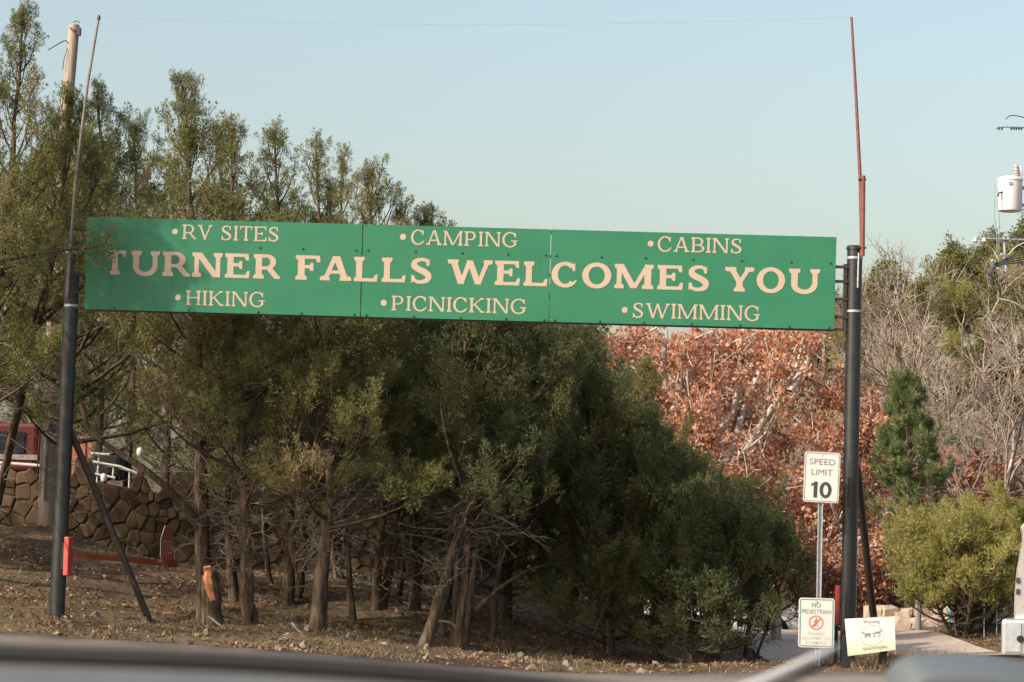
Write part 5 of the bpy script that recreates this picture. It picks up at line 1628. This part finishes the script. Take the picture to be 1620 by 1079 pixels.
# ------------------------------------------------------------------ vehicles
def loft(name, secs, mat, parent, caps=True):
    """secs: list of closed outlines (same count)"""
    n = len(secs[0]); mb = MB(); vs = [q_ for s_ in secs for q_ in s_]
    fs = [(i * n + j, i * n + (j + 1) % n, (i + 1) * n + (j + 1) % n, (i + 1) * n + j) for i in range(len(secs) - 1) for j in range(n)]
    if caps: fs += [tuple(range(n - 1, -1, -1)), tuple((len(secs) - 1) * n + j for j in range(n))]
    mb.add(vs, fs); o = mb.build(name, mat, parent, auto=True)
    bm = bmesh.new(); bm.from_mesh(o.data); bmesh.ops.recalc_face_normals(bm, faces=bm.faces); bm.to_mesh(o.data); bm.free()
    return o


def wheel(c, r_, wd, ax, parent):
    """ax: unit axle direction"""
    ax = np.array(ax, float)
    mb = MB(); mb.tube([c - ax * wd / 2, c - ax * wd * .42, c + ax * wd * .42, c + ax * wd / 2], [r_ * .9, r_, r_, r_ * .9], 24); w_ = mb.build('wheel', M['rubber'], parent, auto=True)
    mb = MB(); mb.tube([c - ax * (wd / 2 + .006), c + ax * (wd / 2 + .006)], r_ * .6, 18); mb.build('rim', M['galv'], w_, auto=True)


# white car behind the juniper: seen side-on, nose to the right
cb = on_ground(1232, 70)
car = thing('parked_car', cb, 'white car parked behind the drooping juniper and the no pedestrian plate', 'car')
cx0 = at(1275, 1000, 70)[0] - 4.25; yc = 70.0; zg = float(gz(cx0 + 3.4, yc))


def sec(x, z0, z1, hw, top=.75):
    return [(cx0 + x, yc - hw, zg + z0), (cx0 + x, yc - hw, zg + z0 + (z1 - z0) * .6), (cx0 + x, yc - hw * top, zg + z1), (cx0 + x, yc + hw * top, zg + z1), (cx0 + x, yc + hw, zg + z0 + (z1 - z0) * .6), (cx0 + x, yc + hw, zg + z0)]


body = loft('body', [sec(0, .45, .80, .75), sec(.08, .30, .98, .86), sec(.9, .26, 1.02, .9, .9), sec(2.9, .26, .98, .9, .92), sec(3.7, .28, .90, .88, .85), sec(4.15, .32, .78, .78, .8), sec(4.25, .40, .62, .70, .8)], M['white_car'], car)
cab = loft('cabin', [sec(.35, .95, .99, .80, .95), sec(.85, .95, 1.42, .82, .74), (sec(1.9, .95, 1.50, .82, .74)), sec(2.45, .95, 1.40, .82, .72), sec(3.15, .92, .96, .80, .95)], M['white_car'], car)
for x0, x1, s0, s1, zt0, zt1 in ((.95, 1.68, .12, .0, 1.38, 1.43), (1.76, 2.62, .0, .30, 1.43, 1.36)):
    mb = MB()
    y_ = lambda z: yc - .835 + (z - 1.0) * .33
    q_ = [(x0 - s0 + .02, 1.04), (x1 + s1, 1.04), (x1, zt1), (x0 + .05, zt0)]
    mb.add([(cx0 + a, y_(b) - .035, zg + b) for a, b in q_] + [(cx0 + a, y_(b), zg + b) for a, b in q_], [(0, 1, 2, 3), (7, 6, 5, 4), (0, 4, 5, 1), (1, 5, 6, 2), (2, 6, 7, 3), (3, 7, 4, 0)])
    mb.build('window', M['glass'], car)
mb = MB(); mb.box((cx0 + 2.55, yc - .95, zg + 1.05), (.12, .14, .10), bevel=.02); mb.build('mirror', M['rubber'], car)
mb = MB(); mb.box((cx0 + 3.95, yc - .80, zg + .72), (.22, .12, .10), rz=.35, bevel=.02); mb.build('headlight', M['galv'], car)
for x in (.85, 3.4):
    for s_ in (-1, 1): wheel(V(cx0 + x, yc + s_ * .80, zg + .33), .33, .2, (0, 1, 0), car)

# white pickup at the right edge, its tail towards us
kb = on_ground(1700, 41.0)
kb = V(at(1603, 900, 40.2)[0], 40.2, kb[2])
pk = thing('pickup_truck', kb, 'white pickup with a silver rear bumper cut off by the right edge', 'truck')
ky = 40.2; kz = float(kb[2])
kl = at(1603, 900, ky)[0]; hw = .95; kx = kl + hw
zt_ = lambda y: float(at(1605, y, ky)[2]) - kz
PR = [(zt_(1010), .90), (zt_(985), .935), (zt_(960), .94), (zt_(930), .93), (zt_(900), .908), (zt_(878), .872), (zt_(858), .838), (zt_(842), .850), (zt_(833), .862), (zt_(826), .80)]


def rsec(y, sc_=1.0, zmax=9.0):
    L_ = [(kx - w_ * sc_, y, kz + z_) for z_, w_ in PR if z_ <= zmax]
    R_ = [(kx + w_ * sc_, y, kz + z_) for z_, w_ in PR if z_ <= zmax][::-1]
    return L_ + R_


loft('cab', [rsec(ky + .08, .97), rsec(ky + .12, 1.0), rsec(ky + 3.0, 1.0), rsec(ky + 3.4, .96)], M['white_car'], pk)
loft('hood', [rsec(ky + 3.39, .97, zt_(925)), rsec(ky + 4.6, .95, zt_(925)), rsec(ky + 4.75, .88, zt_(925))], M['white_car'], pk)
mb = MB(); mb.add([(kx - .64, ky + .065, kz + zt_(895)), (kx + .64, ky + .065, kz + zt_(895)), (kx + .60, ky + .065, kz + zt_(845)), (kx - .60, ky + .065, kz + zt_(845)), (kx - .64, ky + .1, kz + zt_(895)), (kx + .64, ky + .1, kz + zt_(895)), (kx + .60, ky + .1, kz + zt_(845)), (kx - .60, ky + .1, kz + zt_(845))],
                        [(0, 1, 2, 3), (7, 6, 5, 4), (0, 4, 5, 1), (1, 5, 6, 2), (2, 6, 7, 3), (3, 7, 4, 0)]); mb.build('rear_window', M['glass'], pk)
for s_ in (-1, 1):
    mb = MB(); mb.box((kx + s_ * .885, ky + .07, kz + zt_(918)), (.055, .06, .08), bevel=.012); mb.build('tail_light', M['blue_grey'], pk)
    mb = MB(); mb.box((kx + s_ * .885, ky + .07, kz + zt_(936)), (.05, .06, .08), bevel=.012); mb.build('marker_light', M['blue_grey'], pk)
    mb = MB(); mb.box((kx + s_ * .745, ky + .6, kz + zt_(828)), (.07, .9, .06), bevel=.02); mb.build('roof_rail', M['blue_grey'], pk)
    mb = MB(); mb.lathe((kx + s_ * .76, ky + .2, kz + zt_(818)), [(.015, 0), (.045, .03), (.05, .06), (.02, .09)], 12); mb.build('roof_lamp', M['wire'], pk, auto=True)
mb = MB(); mb.box((kx, ky - .08, kz + zt_(1009)), (2.20, .30, .54), bevel=.06); bu = mb.build('bumper', M['chrome'], pk)
mb = MB(); mb.box((kx - .93, ky - .24, kz + zt_(1008)), (.22, .012, .40), bevel=.004); mb.build('bumper_step', M['galv'], bu)
for s_ in (-1, 1):
    mb = MB(); mb.tube([(kx + s_ * .83, ky - .215, kz + zt_(1010)), (kx + s_ * .83, ky - .26, kz + zt_(1010))], .05, 16); mb.build('tow_eye', M['rubber'], bu, auto=True)
    for yy in (.9, 3.9): wheel(V(kx + s_ * .80, ky + yy, zt_(1040) + kz), .38, .25, (1, 0, 0), pk)
for s_ in (-.875, -.86):
    pass
mb = MB(); mb.box((kx, ky + .08, kz + zt_(960)), (1.6, .03, .03)); mb.build('tailgate_seam', M['blue_grey'], pk)
pk.rotation_euler.z = R(-13)

# ------------------------------------------------------------------ camp terrace behind the wall
tz = lambda x, y: float(gz(x, y))
ry = 53.5
x0 = at(-60, 700, ry)[0]; x1 = at(60, 700, ry)[0]; zb = tz(-9, ry)
rt = thing('camper_trailer', (x0, ry, zb), 'dark red camper trailer behind the stone wall left of the pole', 'trailer')
zt = at(30, 668, ry)[2]
mb = MB(); mb.box(((x0 + x1) / 2 - 1.0, ry + 1.0, (zb + .35 + zt) / 2), (x1 - x0 + 2, 2.0, zt - zb - .35), bevel=.08); mb.build('body', M['trailer_red'], rt)
mb = MB(); mb.box((x1 - .55, ry - .02, zt - .38), (.6, .03, .40)); mb.build('window', M['glass'], rt)
mb = MB(); mb.box(((x0 + x1) / 2 - 1, ry - .015, zb + .62), (x1 - x0 + 2, .03, .10)); mb.build('trim_stripe', M['grey_wood'], rt)
for xx in (x0 - .2, x0 + .6): wheel(V(xx, ry + .1, zb + .33), .33, .2, (0, 1, 0), rt)
xa = at(105, 700, 53)[0]; xb = at(152, 700, 53)[0]; za = at(120, 748, 53)[2]; zc = at(120, 690, 53)[2]
cr = thing('rusty_crate', (xa, 53, tz(xa, 53)), 'rust brown storage crate behind the wall right of the left post', 'crate')
mb = MB(); mb.box(((xa + xb) / 2, 53.3, (tz(xa, 53) + zc) / 2), (xb - xa, .6, zc - tz(xa, 53)), bevel=.01); mb.build('box', M['orange_brown'], cr)
for k in range(4):
    mb = MB(); mb.box((xa + (xb - xa) * (k + .5) / 4, 52.985, (tz(xa, 53) + zc) / 2), (.03, .02, zc - tz(xa, 53) - .04)); mb.build('rib', M['orange_brown'], cr)
# white rail with post along the wall top
ra = thing('pipe_rail', at(30, 735, 49.2), 'white pipe rail along the top of the stone wall at the left edge', 'rail')
mb = MB(); mb.tube([at(-120, 728, 49.0), at(0, 732, 48.9), at(68, 737, 48.8)], .028, 10); mb.build('top_rail', M['pipe_white'], ra, auto=True)
for px in (-60, 8, 66):
    p_ = at(px, 734, 48.9); mb = MB(); mb.tube([V(p_[0], 48.95, tz(p_[0], 49.3) - .1), V(p_[0], 48.95, p_[2])], .022, 8); mb.build('post', M['pipe_white'], ra, auto=True)
bt_ = thing('boat_trailer', at(170, 760, 51), 'pale metal frame trailer behind the wall right of the diagonal brace', 'trailer')
for a_, b_ in (((144, 717), (173, 719)), ((143, 748), (182, 756)), ((146, 730), (190, 738)), ((190, 738), (225, 752))):
    mb = MB(); mb.tube([at(*a_, 51), at(*b_, 51)], .021, 8); mb.build('frame_bar', M['pipe_white'], bt_, auto=True)
for a_, b_ in (((157, 718), (153, 765)), ((180, 735), (178, 760)), ((205, 745), (204, 775))):
    mb = MB(); mb.tube([at(*a_, 51.05), at(*b_, 51.05)], .018, 8); mb.build('upright', M['galv'], bt_, auto=True)
mb = MB(); c = at(172, 738, 51.6); mb.box(c, (.55, .8, .50), bevel=.08); mb.build('engine_cover', M['rubber'], bt_)
for px in (160, 215):
    c = at(px, 775, 51.4); wheel(c, .22, .14, (1, 0, 0), bt_)
for px, py, lab in ((221, 716, 'white plastic jug by the trailer frame behind the wall'), (164, 757, 'small white bucket hanging low on the trailer frame')):
    mb = MB(); mb.lathe(at(px, py + 5, 50.9), [(.04, 0), (.055, .02), (.06, .10), (.045, .13), (.02, .15)], 12); tag(mb.build('plastic_jug' if px > 200 else 'bucket', M['pipe_white'], auto=True), lab, 'container')
# grey slat fence
fe = thing('slat_fence', on_ground(440, 51), 'weathered grey slat fence on the wall top behind the dark straight cedar', 'fence')
for k, px in enumerate((425, 452, 478)):
    b = at(px, 835, 51); t_ = at(px, 782 + k * 2, 51); mb = MB(); mb.box((b + t_) / 2, (.09, .08, t_[2] - b[2])); mb.build('post', M['grey_wood'], fe)
for py in (797, 803, 809, 815, 821, 827):
    a = at(418, py - 2, 50.93); b = at(482, py, 50.93); mb = MB(); mb.box((a + b) / 2, (b[0] - a[0], .025, .045)); mb.build('slat', M['grey_wood'], fe)
# white canvas lean-to and pale table on the terrace
cv = thing('canvas_awning', on_ground(570, 52), 'sunlit white canvas awning glimpsed between the trunks mid bank', 'awning')
A_ = [at(528, 800, 51.5), at(585, 796, 51.5), at(625, 802, 52.2), at(655, 812, 53)]; B_ = [at(524, 834, 51.2), at(575, 838, 51.1), at(618, 842, 51.4), at(655, 836, 52.2)]
nvs = []
for k in range(4): nvs += [A_[k], (A_[k] + B_[k]) / 2 + V(0, -.06, -.03), B_[k]]
mb = MB(); bk = [p_ + V(0, .02, .0) for p_ in nvs]; fs = []
for i in range(3):
    for j in range(2): a = i * 3 + j; fs += [(a, a + 1, a + 4, a + 3), (12 + a, 12 + a + 3, 12 + a + 4, 12 + a + 1)]
mb.add(nvs + bk, fs); mb.build('canvas', M['tarp'], cv, smooth=True)
for px, Y in ((526, 51.3), (578, 51.2), (640, 52.4)):
    t_ = at(px, 832, Y); mb = MB(); mb.tube([V(t_[0], Y, tz(t_[0], Y) - .1), t_], .02, 8); mb.build('pole', M['pipe_white'], cv, auto=True)
tbp = on_ground(650, 51)
tb2 = thing('picnic_table', tbp, 'pale picnic table on the terrace right of the canvas awning', 'table')
c = at(650, 833, 51)
mb = MB(); mb.box(c, (.7, .6, .045), bevel=.01); mb.build('tabletop', M['tarp'], tb2)
for s_ in (-1, 1):
    mb = MB(); mb.box((c[0], 51 + s_ * .5, c[2] - .25), (.7, .22, .04), bevel=.01); mb.build('bench', M['tarp'], tb2)
    zq = tz(c[0] + s_ * .26, 51); mb = MB(); mb.box((c[0] + s_ * .26, 51, (c[2] - .02 + zq - .06) / 2), (.06, .5, c[2] - zq + .06 - .02)); mb.build('leg', M['grey_wood'], tb2)

# ------------------------------------------------------------------ stump, sticks, stones, grass, litter
sb2 = on_ground(337, 37.9)
stp = thing('cut_stump', sb2, 'cedar stump with a raw orange cut face at the foot of the forked cedar', 'stump')
rs = np.random.RandomState(610)
tp_ = at(330, 897, 37.9)
C_, tm = trunk_np([sb2 - V(0, 0, .1), (sb2 + tp_) / 2, tp_ - V(0, 0, .10)], .13, .10, rs, 12, 10, flute=.22, flare=.3)
obj_me('bark', join_np('bark', [tm], M['bark']), stp)
C_, tm = trunk_np([at(333, 950, 37.83), at(329, 920, 37.82), tp_ + V(-.02, -.07, 0)], .08, .06, rs, 8, 8, flute=.25, flare=0)
k_ = 8; nv_ = len(tm[0])
mb = MB(); mb.add(tm[0], [tuple(f_) for f_ in tm[1]] + [tuple(range(nv_ - k_, nv_))]); mb.build('cut_face', M['cut_wood'], stp)
C_, tm = trunk_np([at(338, 905, 37.95), at(348, 912, 37.95), at(353, 928, 37.95)], .04, .03, rs, 7, 6, flute=.15, flare=0)
obj_me('stub', join_np('stub', [tm], M['bark']), stp)
for k, (p_, lab) in enumerate((([(462, 985, 37.6), (475, 1000, 37.4), (490, 1008, 37.3)], 'bent pale fallen branch on the leaf litter left of the leaning cedar'), ([(752, 965, 38.8), (785, 935, 39.0), (830, 905, 39.4), (860, 895, 39.8)], 'long bare limb slanting out of the clump cedar'), ([(688, 982, 39.2), (712, 985, 39.0), (724, 995, 38.9)], 'short curved dead branch at the foot of the clump cedar'), ([(330, 975, 37.6), (352, 992, 37.5), (372, 1003, 37.4)], 'fallen stick lying downhill of the stump'))):
    C_, tm = trunk_np([at(*q_) for q_ in p_], .035 if k == 1 else .02, .012, rs, 7, 12, flute=.12, flare=0)
    o = obj_me('fallen_branch', join_np('fallen_branch', [tm], M['twig'] if k != 1 else M['bark'])); tag(o, lab, 'branch', 'dead branches on the bank')

STG = [stone_mesh(rs, M['stone_grey'], (rs.uniform(.10, .2), rs.uniform(.1, .16), rs.uniform(.06, .12))) for _ in range(5)]
for k in range(36):
    px = rs.uniform(380, 1060) if k < 28 else rs.uniform(0, 380); Y = float(edge_y(at(px, 1000, 36)[0])) + rs.uniform(.1, 3.2)
    b = on_ground(px, Y); o = obj_me('loose_stone', STG[rs.randint(0, 5)]); s_ = rs.uniform(.3, .8); o.location = Vector(b) + Vector((0, 0, .01)); o.scale = (s_, s_, s_); o.rotation_euler = tuple(rs.rand(3) * 3)
    tag(o, 'small loose limestone on the roadside bank', 'stone', 'loose stones on the bank')


def scatter(n, seed, dens):
    rs = np.random.RandomState(seed)
    x = rs.uniform(-9.5, 10, n * 6); y = rs.uniform(34, 56, n * 6)
    off = y - edge_y(x)
    w_ = dens(x, y, off) * (rs.rand(n * 6) < 2)
    k = (rs.rand(n * 6) < w_) & (off > .0)
    x, y = x[k][:n], y[k][:n]
    return x, y, gz(x, y), rs


def patch(x, y):
    return .5 + .5 * np.sin(x * 1.1 + 2 * np.sin(y * .7)) * np.cos(y * .9 + np.sin(x * .8))


drive = lambda x, y: (x > 3.8) & (x < 7.3) & (y > 39)
x, y, z, rs = scatter(36000, 700, lambda x, y, o: np.where(drive(x, y), .01, (.05 + .9 * patch(x * 1.5, y * 1.3) ** 2) * np.exp(-np.maximum(o - 5, 0) / 6)))
n = len(x); p = np.stack([x, y, z - .01], -1)
d = np.stack([rs.normal(0, .75, n), rs.normal(0, .75, n), rs.uniform(.25, 1, n)], -1); d /= np.linalg.norm(d, axis=1)[:, None]
L = rs.uniform(.04, .13, n)[:, None]; s_ = np.cross(d, rs.normal(0, 1, (n, 3))); s_ /= np.linalg.norm(s_, axis=1)[:, None]; W_ = rs.uniform(.004, .009, n)[:, None]
vs = np.stack([p - s_ * W_, p + s_ * W_, p + d * L], 1).reshape(-1, 3)
tint = np.clip(.25 + .5 * patch(x * 1.3 + 2, y * 1.7) + rs.normal(0, .2, n), 0, 1)
tag(obj_me('grass', mesh_np('grass', vs, [np.arange(3 * n).reshape(-1, 3)], M['straw'], False, np.repeat(tint, 3))), 'short dry straw coloured grass on the roadside bank', 'grass', kind='stuff')
x, y, z, rs = scatter(34000, 701, lambda x, y, o: np.where(drive(x, y), .04, .05 + .95 * patch(y * 1.6, x * 1.4) ** 3))
pos = np.stack([x, y, z + .012], -1)
n = len(x)
d = np.stack([rs.normal(0, 1, n), rs.normal(0, 1, n), rs.normal(.1, .35, n)], -1); d /= np.linalg.norm(d, axis=1)[:, None]
s_ = np.cross(d, V(0, 0, 1) + rs.normal(0, .35, (n, 3))); s_ /= np.linalg.norm(s_, axis=1)[:, None]
L = rs.uniform(.012, .045, n)[:, None]
vs = np.stack([pos - d * L, pos + s_ * L * .5, pos + d * L, pos - s_ * L * .5], 1).reshape(-1, 3)
tag(obj_me('leaf_litter', mesh_np('leaf_litter', vs, [np.arange(4 * n).reshape(-1, 4)], M['litter'], False, np.repeat(np.clip(rs.normal(.5, .28, n), 0, 1), 4))), 'brown fallen leaves and needles strewn over the bank', 'litter', kind='stuff')
# taller dry weeds at the foot of the right post
x = rs.uniform(4.4, 6.2, 2600); y = rs.uniform(36.2, 38.2, 2600); n = len(x); p = np.stack([x, y, gz(x, y) - .01], -1)
d = np.stack([rs.normal(0, .45, n), rs.normal(0, .45, n), np.ones(n)], -1); d /= np.linalg.norm(d, axis=1)[:, None]
L = (rs.uniform(.05, .16, n) * (.4 + patch(x * 3, y * 3)))[:, None]; s_ = np.cross(d, rs.normal(0, 1, (n, 3))); s_ /= np.linalg.norm(s_, axis=1)[:, None]
vs = np.stack([p - s_ * .006, p + s_ * .006, p + d * L], 1).reshape(-1, 3)
tag(obj_me('weeds', mesh_np('weeds', vs, [np.arange(3 * n).reshape(-1, 3)], M['straw'], False, np.repeat(np.clip(rs.normal(.7, .2, n), 0, 1), 3))), 'dry straw weeds at the foot of the right black post', 'weeds', kind='stuff')

# ------------------------------------------------------------------ our own vehicle: dash edge, wiper and added hump standing in for a windshield reflection in front of the lens
dash = thing('car_dashboard', (0, 1.0, 1.2), 'blurred grey dashboard edge of the vehicle we look out of', 'dashboard')
E0 = [at(px, py, 1.02) for px, py in ((-900, 1000), (-300, 1020), (0, 1034), (350, 1047), (700, 1070), (1100, 1112), (1900, 1200))]
E = spline(E0, 40)
mb = MB(); mb.tube(E, .0040, 10); mb.build('rubber_seal', M['rubber'], dash, smooth=True)
rows = [E + V(0, -.005, -.0042), E + V(0, -.12, -.016), E + V(0, -.26, -.045), E + V(0, -.40, -.12), E + V(0, -.42, -.30), E + V(0, .0, -.30)]
id_ = np.arange(len(rows) * 40).reshape(len(rows), 40)
qd = np.stack([id_[:-1, :-1], id_[:-1, 1:], id_[1:, 1:], id_[1:, :-1]], -1).reshape(-1, 4)
obj_me('dash_top', mesh_np('dash_top', np.concatenate(rows), [qd], M['dash'], True), dash)
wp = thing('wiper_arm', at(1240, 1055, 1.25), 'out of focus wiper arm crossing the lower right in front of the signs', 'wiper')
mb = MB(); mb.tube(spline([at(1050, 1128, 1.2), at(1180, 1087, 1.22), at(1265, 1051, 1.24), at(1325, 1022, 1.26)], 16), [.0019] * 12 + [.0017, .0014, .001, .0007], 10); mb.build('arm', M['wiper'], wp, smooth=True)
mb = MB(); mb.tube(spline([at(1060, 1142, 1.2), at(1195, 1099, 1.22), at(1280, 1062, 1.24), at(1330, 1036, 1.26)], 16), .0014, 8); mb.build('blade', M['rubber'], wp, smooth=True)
hp = thing('reflection_hump', at(1530, 1090, 1.7), 'blurred blue grey hump standing in for a windshield reflection at the lower right corner', 'reflection shape')  # grey reflection in the windshield, built as a solid shape
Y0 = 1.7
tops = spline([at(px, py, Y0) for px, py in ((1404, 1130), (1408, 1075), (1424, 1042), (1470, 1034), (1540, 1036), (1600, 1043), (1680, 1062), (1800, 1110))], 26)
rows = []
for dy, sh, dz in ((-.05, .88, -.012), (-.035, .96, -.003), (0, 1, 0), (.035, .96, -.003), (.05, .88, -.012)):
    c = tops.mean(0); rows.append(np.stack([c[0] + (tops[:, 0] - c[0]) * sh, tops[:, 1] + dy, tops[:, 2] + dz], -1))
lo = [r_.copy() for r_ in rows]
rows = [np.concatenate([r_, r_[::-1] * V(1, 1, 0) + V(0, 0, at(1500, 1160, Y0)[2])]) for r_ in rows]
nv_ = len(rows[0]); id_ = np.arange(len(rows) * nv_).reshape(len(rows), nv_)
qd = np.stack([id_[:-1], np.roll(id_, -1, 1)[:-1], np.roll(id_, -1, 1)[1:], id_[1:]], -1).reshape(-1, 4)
mb = MB(); mb.add(np.concatenate(rows), [tuple(f_) for f_ in qd] + [tuple(id_[0][::-1]), tuple(id_[-1])]); mb.build('shell', M['blue_grey'], hp, auto=True)
